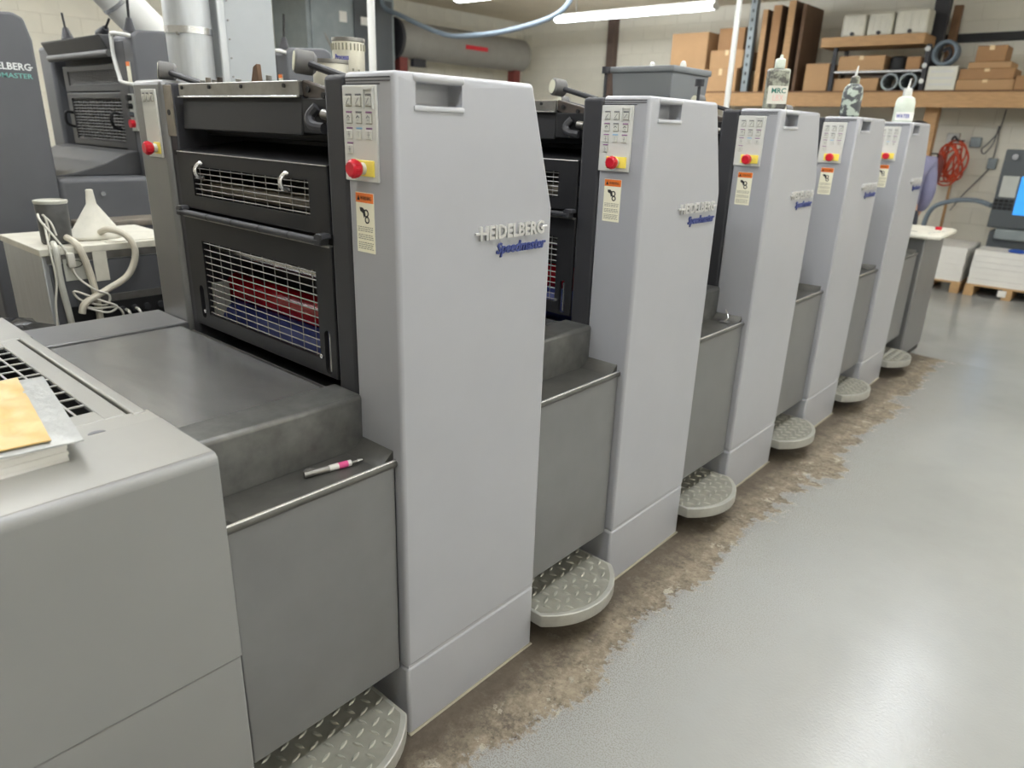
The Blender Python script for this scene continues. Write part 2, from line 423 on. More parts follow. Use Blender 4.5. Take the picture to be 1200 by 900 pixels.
# ------------------------------------------------------------------ the five printing units
PITCH_Y, TW, TT, SEAM, KNEE, H = .9591, .522, .428, .2285, 1.405, 1.70
def wires(parent, name, x0, x1, z0, z1, nx, nz, y, r=.0016, m='wire'):
    h = nb(); cyl(h, (x0-.006, 0, 0), (x1+.006, 0, 0), r, seg=6); hm = mesh_of(h, name); hm.materials.append(MT[m])
    v = nb(); cyl(v, (0, 0, z0-.006), (0, 0, z1+.006), r*.85, seg=6); vm = mesh_of(v, name); vm.materials.append(MT[m])
    for k in range(nz): O(name, hm, 'wire', parent, (0, y, z0+(z1-z0)*(k+.35)/(nz-.3)))
    for k in range(nx): O(name, vm, 'wire', parent, (x0+(x1-x0)*(k+.5)/nx, y+.003, 0))
def control_panel(t, x0, x1, z0, z1, full=True):
    b = nb(); box(b, x0, x1, -.006, 0, z0, z1, .002); cp = lab(O('control_panel', b, 'ctl', t), 'pale control panel with keys and a red stop button')
    W = x1-x0
    bb = nb(); box(bb, -.0092, .0092, -.003, 0, -.0092, .0092, .001, 1); bm_ = mesh_of(bb, 'button'); bm_.materials.append(MT['ctl_button'])
    cols = [.2, .49, .79]
    rows = [1.645, 1.611, 1.579, 1.549] if full else [1.652]
    colr = [['ink_gray']*3, ['purple','ink_gray','purple'], ['purple','blue_bar','purple'], ['purple']]
    for r, z in enumerate(rows):
        for c in range(3 if r < 3 else 1):
            x = x0+W*cols[c]; s = 1 if full else .8
            o = O('button', bm_, 'ctl_button', cp, (x, -.0064, z-.003)); o.scale = (s, 1, 1)
            if r < 2: bb = nb(); box(bb, x-.0102*s, x+.0102*s, -.0066, -.006, z-.0135, z+.0072); O('button_outline', bb, 'print_gray', cp)
            bb = nb(); box(bb, x-.0095*s, x+.0095*s, -.0075, -.006, z+.0082, z+.0112); O('button_bar', bb, colr[r][c] if full else 'ink_gray', cp)
            ic = nb()
            if r == 0:
                cyl(ic, (x-.005, -.0092, z-.008), (x+.004, -.0092, z+.004), .0009, seg=5)
                box(ic, x-.006, x+.005, -.0094, -.0088, z-.010, z-.0085)
            elif r == 1:
                cyl(ic, (x-.005, -.0092, z-.002), (x, -.0092, z+.003), .0011, seg=5); cyl(ic, (x+.005, -.0092, z-.002), (x, -.0092, z+.003), .0011, seg=5)
                box(ic, x-.0035, x+.0035, -.0094, -.0088, z-.007, z-.005)
            else:
                box(ic, x-.0012, x+.0012, -.0094, -.0088, z-.009, z+.004)
                if c != 1: box(ic, x-.004, x+.004, -.0094, -.0088, z-.004, z-.002)
            O('icon', ic, 'ink_gray', cp)
    if full:   # white bracket around the third key
        x = x0+W*.79; fb = nb(); z = 1.645
        box(fb, x-.0165, x-.0135, -.010, -.006, z-.018, z+.0195); box(fb, x+.0135, x+.0165, -.010, -.006, z-.018, z+.0195); box(fb, x-.0165, x+.0165, -.010, -.006, z+.0195, z+.0225)
        O('key_bracket', fb, 'white_paint', cp)
    # stop button on its yellow plate
    yx = x0+.03 if full else x1-.045
    b = nb(); box(b, yx, yx+(.074 if full else .04), -.009, -.006, 1.492, 1.525, .001, 1); O('yellow_plate', b, 'yellow', cp)
    ex = x0+.067 if full else x0+.063
    b = nb(); cyl(b, (ex,-.006,1.508), (ex,-.03,1.508), .013, seg=16); O('button_collar', b, 'ctl_button', cp)
    b = nb(); cyl(b, (ex,-.02,1.508), (ex,-.026,1.508), .015, .0185, 20); cyl(b, (ex,-.026,1.508), (ex,-.04,1.508), .0185, .018, 20); cyl(b, (ex,-.04,1.508), (ex,-.044,1.508), .018, .014, 20)
    for k in range(12):
        a = 2*math.pi*k/12; cyl(b, (ex+.0182*math.cos(a), -.028, 1.508+.0182*math.sin(a)), (ex+.0182*math.cos(a), -.039, 1.508+.0182*math.sin(a)), .0018, seg=5)
    lab(O('stop_button', b, 'red_btn', cp), 'red mushroom stop button')
    return cp
def warning_label(t, x0, x1, z0, z1):
    b = nb(); box(b, x0, x1, -.0012, 0, z0, z1); wl_ = lab(O('warning_label', b, 'label', t), 'cream warning sticker with an orange header')
    b = nb(); box(b, x0+.001, x1-.001, -.0018, -.0011, z1-.0215, z1-.001); O('header', b, 'orange', wl_)
    text('header_text', 'WARNING', 'printblack', wl_, (x0+.018, -.0018, z1-.016), *NY, (x1-x0)*.6, .0085, .0004)
    b = nb(); prism(b, [(x0+.006, z1-.017), (x0+.011, z1-.006), (x0+.016, z1-.017)], 'y', -.0022, -.0017); O('warning_triangle', b, 'printblack', wl_)
    cx, cz = (x0+x1)/2+.004, z1-.044
    b = nb()
    for (px, pz, r) in ((0,0,.009), (.003,-.014,.008)):
        for k in range(14):
            a = 2*math.pi*k/14; a2 = 2*math.pi*(k+1)/14
            prism(b, [(cx+px+r*math.cos(a), cz+pz+r*math.sin(a)), (cx+px+r*math.cos(a2), cz+pz+r*math.sin(a2)), (cx+px+r*.6*math.cos(a2), cz+pz+r*.6*math.sin(a2)), (cx+px+r*.6*math.cos(a), cz+pz+r*.6*math.sin(a))], 'y', -.0018, -.0011)
    prism(b, [(cx-.022,cz+.012),(cx-.012,cz+.012),(cx-.004,cz+.006),(cx-.002,cz-.004),(cx-.008,cz-.01),(cx-.011,cz),(cx-.02,cz+.004)], 'y', -.0019, -.0011)
    O('pictogram', b, 'printblack', wl_)
    b = nb(); rr = random.Random(3)
    for k in range(12):
        if k in (3, 7): continue
        z = z1-.075-.0043*k
        if z < z0+.003: break
        x = x0+.005
        while x < x1-.008:
            wd = rr.uniform(.004,.009); box(b, x, min(x+wd, x1-.005), -.0016, -.0011, z, z+.0018); x += wd+.0022
    tag(O('fine_print', b, 'print_gray', wl_), None, None, kind='stuff')
def printing_unit(label):
    t = thing('printing_unit', label, 'printing unit', (0,0,0), 'printing units of the long gray press')
    # operator side tower cover
    b = nb(); prism(b, [(0,SEAM+.003),(0,H),(TT,H),(TW,KNEE),(TW,SEAM+.003)], 'x', -.167, 0, .010, 3)
    c1 = nb(); prism(c1, [(.055,1.637),(.055,1.683),(.188,1.683),(.188,1.637)], 'x', -.045, .05, .006, 2)
    tc = lab(O('tower_cover', boolean(b, [c1]), 'tower', t), 'tall light gray cover with a slanted rear edge')
    b = nb(); prism(b, [(.047,1.681),(.047,1.6995),(.196,1.6995),(.196,1.681)], 'x', -.02, .004, .008, 3); O('grip_bar', b, 'tower_edge', tc)
    b = nb(); box(b, -.004, .0035, .050, .194, 1.626, 1.637, .003, 2); O('grip_sill', b, 'tower_edge', tc)
    for z, xe in ((1.688, -.012), (1.6815, -.012), (1.6755, -.045)):
        b = nb(); box(b, -.166, xe, -.0015, .004, z-.0012, z+.0008); O('groove_line', b, 'dark', tc)
    b = nb(); box(b, -.166, -.0005, .0005, TW-.0005, .0, SEAM-.0005, .01, 3); lab(O('tower_base', b, 'tower', t), 'gray plinth below the tower cover')
    b = nb(); box(b, -.01, .006, .0, TW, .0, .005, .002, 1); O('floor_seal', b, 'caulk', t)
    b = nb(); box(b, -.158, -.004, .006, TW-.004, SEAM-.004, SEAM+.006); O('seam_highlight', b, 'tower_edge', t)  # lighter strip in the seam stands in for its bright highlight
    text('maker_lettering', 'HEIDELBERG', 'logo_silver', t, (0, .247, 1.343), *XY, .238, .034, .006, bold=.03)
    b = nb(); box(b, 0, .005, .232, .254, 1.357, 1.363, .001, 1); box(b, 0, .005, .478, .500, 1.357, 1.363, .001, 1); O('lettering_stroke', b, 'logo_silver', t)
    text('model_lettering', 'Speedmaster', 'logo_blue', t, (0, .307, 1.297), *XY, .19, .036, .004, shear=.28, bold=.022)
    # dark inner frame beside the tower
    b = nb(); prism(b, [(0.001,.3),(0.001,H-.004),(TT,H-.004),(TW-.004,KNEE),(TW-.004,.3)], 'x', -.246, -.168, .012, 3); lab(O('inner_frame', b, 'dark', t), 'charcoal side frame beside the gray cover')
    control_panel(t, -.166, -.052, 1.481, 1.673)
    warning_label(t, -.14, -.077, 1.327, 1.457)
    # drive side tower
    b = nb(); prism(b, [(0,0),(0,H),(TT,H),(TW,KNEE),(TW,0)], 'x', -1.255, -1.06, .016, 3); lab(O('drive_side_tower', b, 'panel', t), 'gray tower on the far side of the press')
    b = nb(); prism(b, [(.012,.3),(.012,H-.01),(TT,H-.01),(TW-.004,KNEE),(TW-.004,.3)], 'x', -1.059, -1.012, .006, 2); O('drive_side_frame', b, 'dark', t)
    b = nb(); box(b, -1.058, -1.011, .008, .0125, 1.545, 1.685, .001, 1); O('frame_head', b, 'tan_worn', t)
    b = nb(); cyl(b, (-1.035,.009,1.61), (-1.035,.006,1.61), .008); cyl(b, (-1.03,.013,1.50), (-1.03,.008,1.50), .008); O('frame_hole', b, 'black', t)
    control_panel(t, -1.18, -1.085, 1.481, 1.673, False)
    # machine body between the towers
    b = nb(); box(b, -1.011, -.247, .22, .51, .2, 1.5495); lab(O('machine_body', b, 'interior', t), 'dark machine interior behind the guards')
    b = nb(); box(b, -1.011, -.247, .10, .515, 1.55, 1.655, .01); O('roller_deck', b, 'guard', t)
    b = nb(); box(b, -1.011, -.247, .01, .22, .2, .90); O('lower_body', b, 'interior', t)
    b = nb(); cyl(b, (-1.01,.155,1.08), (-.248,.155,1.08), .046, seg=32); lab(O('blanket_cylinder', b, 'cyl_red', t), 'red inked cylinder behind the wire guard')
    b = nb(); cyl(b, (-1.01,.125,.985), (-.248,.125,.985), .06, seg=32); lab(O('plate_cylinder', b, 'cyl_blue', t), 'blue inked cylinder behind the wire guard')
    b = nb(); cyl(b, (-1.01,.07,1.222), (-.248,.07,1.222), .012, seg=16); O('guide_bar', b, 'chrome', t)
    b = nb(); cyl(b, (-1.01,.08,1.40), (-.248,.08,1.40), .02, seg=16); O('guide_roller', b, 'tan_worn', t)
    b = nb(); box(b, -.985, -.962, .05, .1, 1.0, 1.11, .004); O('bearing_block', b, 'clear_tube', t)
    # lower guard
    b = nb(); box(b, -1.008, -.25, .002, .014, .985, 1.322, .002, 1)
    c1 = nb(); box(c1, -.912, -.32, -.05, .06, 1.028, 1.254)
    c2 = nb(); prism(c2, pill(-.95, 1.062, .013, .052), 'y', -.05, .06)
    c3 = nb(); prism(c3, pill(-.287, 1.05, .013, .058), 'y', -.05, .06)
    lg = lab(O('lower_guard', boolean(b, [c1, c2, c3]), 'guard', t), 'black hinged guard with a wire mesh window')
    wires(lg, 'mesh_wire', -.912, -.32, 1.028, 1.254, 10, 12, .008)
    for x in (-.933, -.312):
        b = nb(); cyl(b, (x,.004,1.036), (x,-.003,1.036), .006, seg=12); O('bolt', b, 'chrome', lg)
    b = nb(); cyl(b, (-.287,.012,.998), (-.287,.012,1.10), .005, seg=8); O('latch_pin', b, 'chrome', lg)
    b = nb(); box(b, -1.0, -.25, -.004, .008, 1.318, 1.324, .001, 1); O('guard_lip', b, 'steel', lg)
    # upper guard with a sloping top
    b = nb(); box(b, -1.008, -.25, .002, .014, 1.345, 1.504, .002, 1)
    c1 = nb(); box(c1, -.92, -.328, -.05, .06, 1.384, 1.467)
    ug = lab(O('upper_guard', boolean(b, [c1]), 'guard', t), 'black guard with a low wire mesh window')
    wires(ug, 'mesh_wire', -.92, -.328, 1.384, 1.467, 10, 6, .008)
    b = nb(); prism(b, [(.002,1.499),(.002,1.505),(.22,1.535),(.22,1.529)], 'x', -1.008, -.25, .001, 1); O('guard_top', b, 'guard', ug)
    b = nb(); cyl(b, (-1.006,.003,1.504), (-.252,.003,1.504), .0018, seg=6); O('guard_highlight', b, 'steel', ug)  # thin bright rod imitates the highlight along the guard's top edge
    for x in (-.862, -.42):
        b = nb(); tube(b, [(x,.006,1.438),(x,-.012,1.444),(x,-.016,1.462),(x,-.004,1.476),(x+.004,.006,1.478)], .006, 8); O('clip', b, 'chrome', ug)
    # rod between the guards
    b = nb(); cyl(b, (-1.0,-.014,1.333), (-.27,-.014,1.333), .009, seg=16); rd = O('guard_rod', b, 'dark', t)
    for x in (-.82, -.68, -.54, -.4): 
        b = nb(); cyl(b, (x,-.014,1.333), (x+.004,-.014,1.333), .0096, seg=16); O('rod_ring', b, 'black', rd)
    for x in (-1.005, -.285):
        b = nb(); prism(b, [(x,1.323),(x,1.344),(x+.01,1.352),(x+.035,1.352),(x+.04,1.34),(x+.028,1.34),(x+.024,1.323)], 'y', -.022, .004, .002, 1); O('rod_bracket', b, 'dark', rd)
    # ink fountain
    b = nb(); prism(b, [(.022,1.566),(.03,1.652),(.03,1.66),(.11,1.66),(.11,1.57)], 'x', -.985, -.372, .003, 1); inf = lab(O('ink_fountain', b, 'guard', t), 'black ink fountain trough')
    b = nb(); prism(b, [(.026,1.572),(.026,1.65),(.1,1.65),(.1,1.572)], 'x', -.371, -.25, .003, 1); O('fountain_end', b, 'guard', inf)
    b = nb(); box(b, -.985, -.372, .02, .034, 1.655, 1.688, .002, 1); O('fountain_rail', b, 'steel', inf)
    b = nb(); box(b, -.985, -.372, .014, .024, 1.650, 1.6545, .001, 1); O('fountain_edge', b, 'chrome', inf)
    for k, (x, m) in enumerate(((-.90,'steel'),(-.865,'tan_worn'),(-.83,'steel'),(-.80,'rust'),(-.70,'steel'),(-.55,'steel'))):
        b = nb(); cyl(b, (x,.05,1.66), (x+.004,.05,1.697+.006*(k%2)), .009, .007, 10); O('ink_key', b, m, inf)
    for x in (-.96, -.80, -.63, -.43):
        b = nb(); cyl(b, (x,.02,1.677), (x,.016,1.677), .005, seg=10); O('rail_bolt', b, 'black', inf)
    b = nb(); prism(b, [(-.372,1.69),(-.25,1.665),(-.25,1.625),(-.372,1.655)], 'y', .03, .05, .003, 1); br = O('side_bracket', b, 'rust', t)
    for x, z in ((-.345,1.668), (-.285,1.655)):
        b = nb(); cyl(b, (x,.03,z), (x,.026,z), .007, seg=12); O('bracket_bolt', b, 'black', br)
    b = nb(); tube(b, [(-.30,.02,1.63),(-.315,.01,1.61),(-.30,.005,1.59),(-.262,.01,1.585)], .012, 10); O('drain_pipe', b, 'dark', t)
    b = nb(); cyl(b, (-.275,.02,1.615), (-.25,.02,1.612), .012, seg=12); O('pipe_union', b, 'steel', t)
    # levers
    for x, z, xe, ze in ((-.385,1.728,-.235,1.692), (-1.11,1.724,-.86,1.678)):
        b = nb(); tube(b, [(x+.02,.05,z-.004),(xe,.062,ze)], .0085, 10, 0); lv = O('lever', b, 'dark', t)
        d = Vector((-.42,-.9,.1)).normalized(); c = Vector((x,.05,z))
        b = nb(); cyl(b, c-d*.026, c-d*.018, .018, .0265, 24); cyl(b, c-d*.018, c+d*.02, .0265, .0265, 24); cyl(b, c+d*.02, c+d*.024, .0265, .0235, 24); kb = O('knob', b, 'rubber', lv)
        b = nb(); cyl(b, c+d*.0235, c+d*.0255, .021, seg=24); O('knob_face', b, 'knob_face', lv)
    return t
ORD = ['first', 'second', 'third', 'fourth', 'fifth']
u0 = printing_unit('first gray printing unit tower beside the delivery with the yellow envelope')
units = [u0]
ULAB = ['', 'second gray printing unit tower counted from the delivery end of the press', 'gray printing unit tower with a grimy lettered squeeze bottle on top, third from the delivery',
        'fourth gray printing unit tower with a black smeared squeeze bottle on top', 'fifth gray printing unit tower next to the feeder desk']
for i in range(1, 5):
    c = copy_tree(u0); c.location = (0, PITCH_Y*i, 0); c['label'] = ULAB[i]; units.append(c)
for x, y, z in ((-.85, .02, 1.85), (-.372, .02, 1.79)):
    b = nb(); cyl(b, (x,y,1.69), (x,y,z), .007, seg=10); st = O('clamp_stem', b, 'dark', units[2])
    b = nb(); cyl(b, (x,y,z-.005), (x,y,z+.022), .019, seg=16); O('clamp_knob', b, 'dark', st)
# ------------------------------------------------------------------ walkway sections between the towers
def step_outline(n=18):
    pts = [(-.14,-.437), (.03,-.437)]
    cx, r = -.125, .257
    for k in range(n+1):
        a = math.radians(-51+102*k/n); pts.append((cx+r*math.cos(a), -.237+r*math.sin(a)*1.0))
    pts += [(.03,-.034), (-.14,-.034)]
    return pts
def walkway(label):
    t = thing('walkway_section', label, 'press walkway', (0,0,0), 'walkway sections between the press towers')
    Y0, Y1 = -.4365, -.0005
    b = nb(); box(b, -.045, -.024, Y0+.006, Y1-.006, .226, .832, .004, 2); lab(O('side_panel', b, 'panel', t), 'flat gray side panel')
    b = nb(); box(b, -.05, -.03, Y0+.001, Y1-.001, .222, .828); O('panel_backing', b, 'black', t)
    b = nb(); prism(b, [(-.160,.834),(-.160,.824),(-.022,.824),(-.019,.830),(-.019,.838),(-.024,.842),(-.030,.842),(-.036,.834)], 'y', Y0, Y1, .0015, 1); tr = lab(O('tool_tray', b, 'tray', t), 'narrow recessed tool tray')
    b = nb(); tube(b, [(-.026,Y0+.002,.841),(-.026,Y1-.002,.841)], .0035, 8, 0); O('tray_lip', b, 'chrome', tr)
    for s, ya, yb in ((1, Y0, Y0+.05), (-1, Y1-.05, Y1)):     # ramped tray ends
        y_in, y_out = (yb, ya) if s == 1 else (ya, yb)
        b = nb(); prism(b, [(y_in,.834),(y_out,.834),(y_out,.862),((y_in+y_out)/2,.841)], 'x', -.158, -.036); O('tray_end', b, 'tray', tr)
    b = nb(); prism(b, [(-.168,.822),(-.154,.834),(-.152,.964),(-.1545,.9705),(-.160,.974),(-.262,.974),(-.262,.95),(-.20,.95),(-.20,.822)], 'y', Y0, Y1, .002, 2); lab(O('tray_wall', b, 'rim', t), 'rounded metal kerb behind the tray')
    b = nb(); box(b, -1.055, -.2665, Y0, -.03, .955, .969, .002, 1); lab(O('deck_plate', b, 'deck', t), 'scratched bare metal deck plate')
    b = nb(); box(b, -1.062, -.2645, -.03, Y1, .93, .945); O('deck_channel', b, 'black', t)
    b = nb(); box(b, -1.0, -.28, -.021, -.017, .944, .966); O('channel_rail', b, 'steel', t)
    b = nb(); box(b, -1.285, -1.066, Y0, Y1, .945, .975, .003, 1); O('edge_strip', b, 'panel', t)
    b = nb(); box(b, -1.28, -.16, Y0+.01, Y1-.01, .23, .822); O('under_body', b, 'black', t)
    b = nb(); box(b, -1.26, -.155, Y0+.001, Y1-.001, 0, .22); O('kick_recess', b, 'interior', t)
    b = nb(); prism(b, step_outline(), 'z', .084, .128, .007, 2); st = lab(O('step', b, 'step_rim', t), 'rounded footstep with a raised tread pattern')
    b = nb(); poly = [(-.13+(x+.13)*.93, -.237+(y+.237)*.94) for x, y in step_outline()]
    prism(b, poly, 'z', .12, .1292); O('tread_plate', b, 'step', st)
    b = nb()
    def inside(x, y): return -.13 < x and abs(y+.237) < .18 and math.hypot(x+.125, y+.237) < .235
    k = 0
    for i in range(-2, 14):
        for j in range(-9, 10):
            x = -.13+.0255*i; y = -.237+.0255*j
            if (i+j) % 2: continue
            if not inside(x, y): continue
            k += 1; a = math.radians(20 if (i % 2 == 0) else 110)
            ca, sa = math.cos(a), math.sin(a); L_, W_ = .0158, .0047
            L_ *= 1.12; W_ *= 1.15; ring = [(L_,0),(L_*.5,W_*.85),(0,W_),(-L_*.5,W_*.85),(-L_,0),(-L_*.5,-W_*.85),(0,-W_),(L_*.5,-W_*.85)]
            A = [b.verts.new((x+px*ca-py*sa, y+px*sa+py*ca, .129)) for px, py in ring]
            B = [b.verts.new((x+.55*(px*ca-py*sa), y+.55*(px*sa+py*ca), .1335)) for px, py in ring]
            b.faces.new(B)
            for q in range(8): b.faces.new([A[q], A[(q+1) % 8], B[(q+1) % 8], B[q]])
    tag(O('tread_lugs', b, 'lug', st), None, None, kind='stuff')
    b = nb(); box(b, -.155, -.05, -.39, -.08, .04, .084); O('step_bracket', b, 'interior', t)
    return t
w0 = walkway('walkway section with a pen-like tool in its tray beside the delivery')
WLAB = ['', 'walkway section with tray and footstep between first and second towers', 'walkway section with a metal clip in its tray, between second and third towers',
        'walkway section and footstep between third and fourth towers', 'walkway section and footstep between fourth and fifth towers', 'last walkway section and footstep between fifth tower and feeder']
for i in range(1, 6):
    c = copy_tree(w0); c.location = (0, PITCH_Y*i, 0); c['label'] = WLAB[i]
# ------------------------------------------------------------------ delivery (near end)
t = thing('delivery_unit', 'low gray delivery cabinet holding a paper stack and a yellow envelope', 'press delivery', (0,-.4385,0))
def rounded(bm, z0, z1):
    return box(bm, -1.32, 0, -1.75, 0, z0, z1, .0)
b = nb(); prism(b, [(-1.32,.551),(0,.551),(0,.998),(-.0024,1.007),(-.008,1.0132),(-.017,1.0155),(-.24,1.0155),(-.24,.9),(-1.32,.9)], 'y', -1.75, 0, .003, 2); lab(O('upper_cover', b, 'delivery', t), 'smooth gray upper cover with a rounded edge')
b = nb(); box(b, -.241, -.016, -1.749, -.004, 1.0152, 1.0162); O('top_sheen', b, 'delivery_sheen', t)  # paler sheet; the reflected sheen of the cover's top is painted into its colour
b = nb(); box(b, -1.318, -.002, -1.748, -.002, .03, .549, .004, 2); lab(O('lower_cover', b, 'delivery', t), 'gray lower cover')
b = nb(); box(b, -1.31, -.01, -1.74, -.01, 0, .04); O('foot', b, 'black', t)
b = nb(); box(b, -.304, -.242, -1.75, -.002, .9, 1.0156, .0008, 1); fl = O('flap', b, 'delivery_top', t)
b = nb(); prism(b, [(-.243+.012*math.cos(math.pi*.5+math.pi*k/10), -.122+.016*math.sin(math.pi*.5+math.pi*k/10)) for k in range(11)], 'z', 1.0155, 1.0168); O('finger_slot', b, 'ink_gray', fl)
# grille panel
b = nb(); box(b, -1.045, -.306, -.085, -.042, .9, 1.0155, .002, 1); O('grille_frame', b, 'delivery_top', t)
b = nb(); box(b, -.365, -.306, -1.75, -.085, .9, 1.0155, .001, 1); O('grille_frame', b, 'delivery_top', t)
b = nb(); box(b, -1.045, -.985, -1.75, -.085, .9, 1.0155, .001, 1); O('grille_frame', b, 'delivery_top', t)
b = nb(); box(b, -1.32, -1.047, -1.75, -.002, .9, 1.0155, .003, 1); O('side_flap', b, 'delivery_top', t)
b = nb(); box(b, -1.04, -.31, -1.7, -.05, .901, .905); O('grille_pit', b, 'black', t)
b = nb(); box(b, -.984, -.366, -.0875, -.0855, .906, 1.010); box(b, -.9845, -.9825, -1.74, -.088, .906, 1.010); O('pit_liner', b, 'black', t)
hb = nb(); box(hb, -.985, -.365, -.0025, .0025, 1.0115, 1.0145); hm = mesh_of(hb, 'grille_bar'); hm.materials.append(MT['delivery_top'])
for k in range(1, 20): O('grille_bar', hm, 'delivery_top', t, (0, -.085-.034*k, 0))
vb = nb(); box(vb, -.0035, .0035, -.75, -.085, 1.0115, 1.0142); vm = mesh_of(vb, 'grille_bar'); vm.materials.append(MT['delivery_top'])
for k in range(1, 11): O('grille_bar', vm, 'delivery_top', t, (-.985+.0564*k, 0, 0))
b = nb(); box(b, -1.045, -.29, -.036, -.008, .9, 1.018, .005, 3); lab(O('cross_bar', b, 'delivery_top', t), 'bevelled metal bar along the delivery edge')
# paper stack and yellow envelope
b = nb()
for k in range(6):
    dx = random.uniform(-.0015,.0015); box(b, -.51+dx, -.15+dx, -.95, -.638+dx, 1.0165+.0062*k, 1.0165+.0062*(k+1)-.0003)
tag(O('paper_stack', b, 'paper'), 'stack of white paper lying on the delivery under an envelope', 'paper stack')
pk = thing('padded_envelope', 'yellow envelope in a clear bubble wrapper on top of the paper stack', 'envelope', (-.348,-.745,1.0545), rz=math.radians(-8))
def sheet(x0, x1, y0, y1, z, th, amp, sc, nx=26, ny=26):
    bm = nb(); from mathutils import noise as NZ
    g = []
    for i in range(nx+1):
        row = []
        for j in range(ny+1):
            x = x0+(x1-x0)*i/nx; y = y0+(y1-y0)*j/ny
            e = min(i, nx-i, j, ny-j)/4; e = min(1, e)
            h = NZ.noise(Vector((x*sc, y*sc, z*50)))*amp
            row.append(bm.verts.new((x, y, z+th*(.35+.65*e)+h*(.3+.7*e))))
        g.append(row)
    for i in range(nx):
        for j in range(ny): bm.faces.new([g[i][j], g[i+1][j], g[i+1][j+1], g[i][j+1]])
    lo = [bm.verts.new(v) for v in ((x0,y0,z-.0005),(x1,y0,z-.0005),(x1,y1,z-.0005),(x0,y1,z-.0005))]
    bm.faces.new(lo[::-1])
    def side(vs_, a, c): bm.faces.new(vs_+[c, a])
    side([g[i][0] for i in range(nx+1)][::1], lo[0], lo[1]); side([g[nx][j] for j in range(ny+1)], lo[1], lo[2])
    side([g[i][ny] for i in range(nx, -1, -1)], lo[2], lo[3]); side([g[0][j] for j in range(ny, -1, -1)], lo[3], lo[0])
    bmesh.ops.recalc_face_normals(bm, faces=bm.faces[:])
    return bm
lab(O('bubble_wrapper', sheet(-.215, .20, -.16, .158, .001, .006, .004, 40), 'bubble', pk), 'clear bubble wrapper')
lab(O('envelope', sheet(-.21, .185, -.15, .112, .0085, .004, .008, 26), 'envelope', pk), 'yellow glossy envelope')
# ------------------------------------------------------------------ things in the trays
pt = thing('marking_pen', 'slim metal pen with a pink band lying in the tool tray', 'pen', (-.11,-.199,.8425))
d = Vector((.028,.141,0)); 
def seg_(a, b_, r, m, nm, r1=None):
    bm = nb(); cyl(bm, d*a, d*b_, r, r1, 14); return O(nm, bm, m, pt)
seg_(0, .42, .0075, 'steel', 'barrel'); seg_(.42, .58, .0078, 'white_paint', 'white_band'); seg_(.58, .74, .0079, 'magenta', 'pink_band'); seg_(.74, .8, .0076, 'white_paint', 'white_band')
seg_(.8, .9, .0035, 'steel', 'neck'); seg_(.9, 1, .0055, 'chrome', 'tip', .003)
b = nb()
pts = [(-.118+.012*math.cos(a), -.178+.012*math.sin(a), .8395) for a in [2*math.pi*k/16 for k in range(17)]]
tube(b, pts, .0042, 8, 0); tag(O('ring_nut', b, 'steel'), 'small steel ring lying beside the pen in the tray', 'ring')
ck = thing('spring_clip', 'small metal clip left in the tray between second and third towers', 'clip', (-.09, PITCH_Y*2-.05, .8345))
b = nb(); box(b, -.02, .02, -.012, .012, 0, .006, .001, 1); O('clip_plate', b, 'steel', ck)
b = nb(); tube(b, [(0,0,.006),(.01,.01,.02),(.0,.02,.035),(-.01,.022,.05)], .003, 8); O('clip_arm', b, 'chrome', ck)
# ------------------------------------------------------------------ feeder (far end)
FY = 4.846
t = thing('feeder_unit', 'gray feeder cabinet at the far end with a pale control desk', 'press feeder', (0,FY,0))
b = nb(); box(b, -.17, 0, 0, .6, .04, .935, .012, 3); lab(O('side_cover', b, 'panel', t), 'narrow gray side cover')
b = nb(); box(b, -1.25, -.172, .0, 1.2, .0, .9, .01); O('feeder_body', b, 'dark', t)
b = nb(); box(b, -.165, -.01, .01, .59, 0, .04); O('foot', b, 'black', t)
b = nb(); prism(b, [(-.35,-.03),(.02,-.05),(.09,.0),(.075,.58),(.04,.64),(-.35,.64)], 'z', .937, .968, .012, 3); dk = lab(O('control_desk', b, 'dirty_white', t), 'pale plastic control desk')
b = nb(); cyl(b, (-.02,.42,.968), (-.02,.42,.99), .022, seg=16); O('desk_button', b, 'red_btn', dk)
b = nb(); box(b, -.16,-.1,.12,.15,.9682,.9695); O('desk_mark', b, 'ink_gray', dk)
for k in range(4):
    b = nb(); box(b, -.02+.015*k, -.005+.015*k, .1+.07*k, .15+.07*k, .9682, .970); O('desk_key', b, 'pale_key', dk)
# ------------------------------------------------------------------ things on the press
def bottle(name, label, x, y, w, d, h, m, m_cap, tip, stripe=None):
    t = thing(name, label, 'bottle', (x,y,H+.001), 'squeeze bottles on the towers')
    b = nb(); lathe(b, [(w*.46,0),(w*.5,.006),(w*.5,h*.74),(w*.44,h*.8),(w*.2,h*.84),(w*.2,h*.86)], seg=24, sy=d/w); O('bottle_body', b, m, t)
    return t
Yb = PITCH_Y*2
t = thing('squeeze_bottle', 'grimy rectangular squeeze bottle with a green lettered label on the third tower', 'bottle', (-.092, Yb+.145, H+.0005))
t.rotation_euler = (0,0,math.radians(35))
b = nb(); box(b, -.043, .043, -.026, .026, 0, .155, .01, 3); O('bottle_body', b, 'bottle_dirty', t)
b = nb(); box(b, -.018, .018, -.018, .018, .153, .192, .006, 2); O('cap', b, 'bottle_clear', t)
b = nb(); cyl(b, (.003,0,.19), (.003,0,.206), .008, .005, 12); O('nozzle', b, 'bottle_clear', t)
b = nb(); box(b, -.037, .039, -.0275, -.0262, .022, .09); lb_ = O('paper_label', b, 'dirty_white', t)
text('label_lettering', 'MRC', 'green_print', lb_, (-.024,-.0276,.062), *NY, .056, .02, .0006, bold=.02)
text('label_lettering', 'LBX', 'pinkprint', lb_, (-.016,-.0276,.034), *NY, .042, .022, .0006)
Yb = PITCH_Y*3
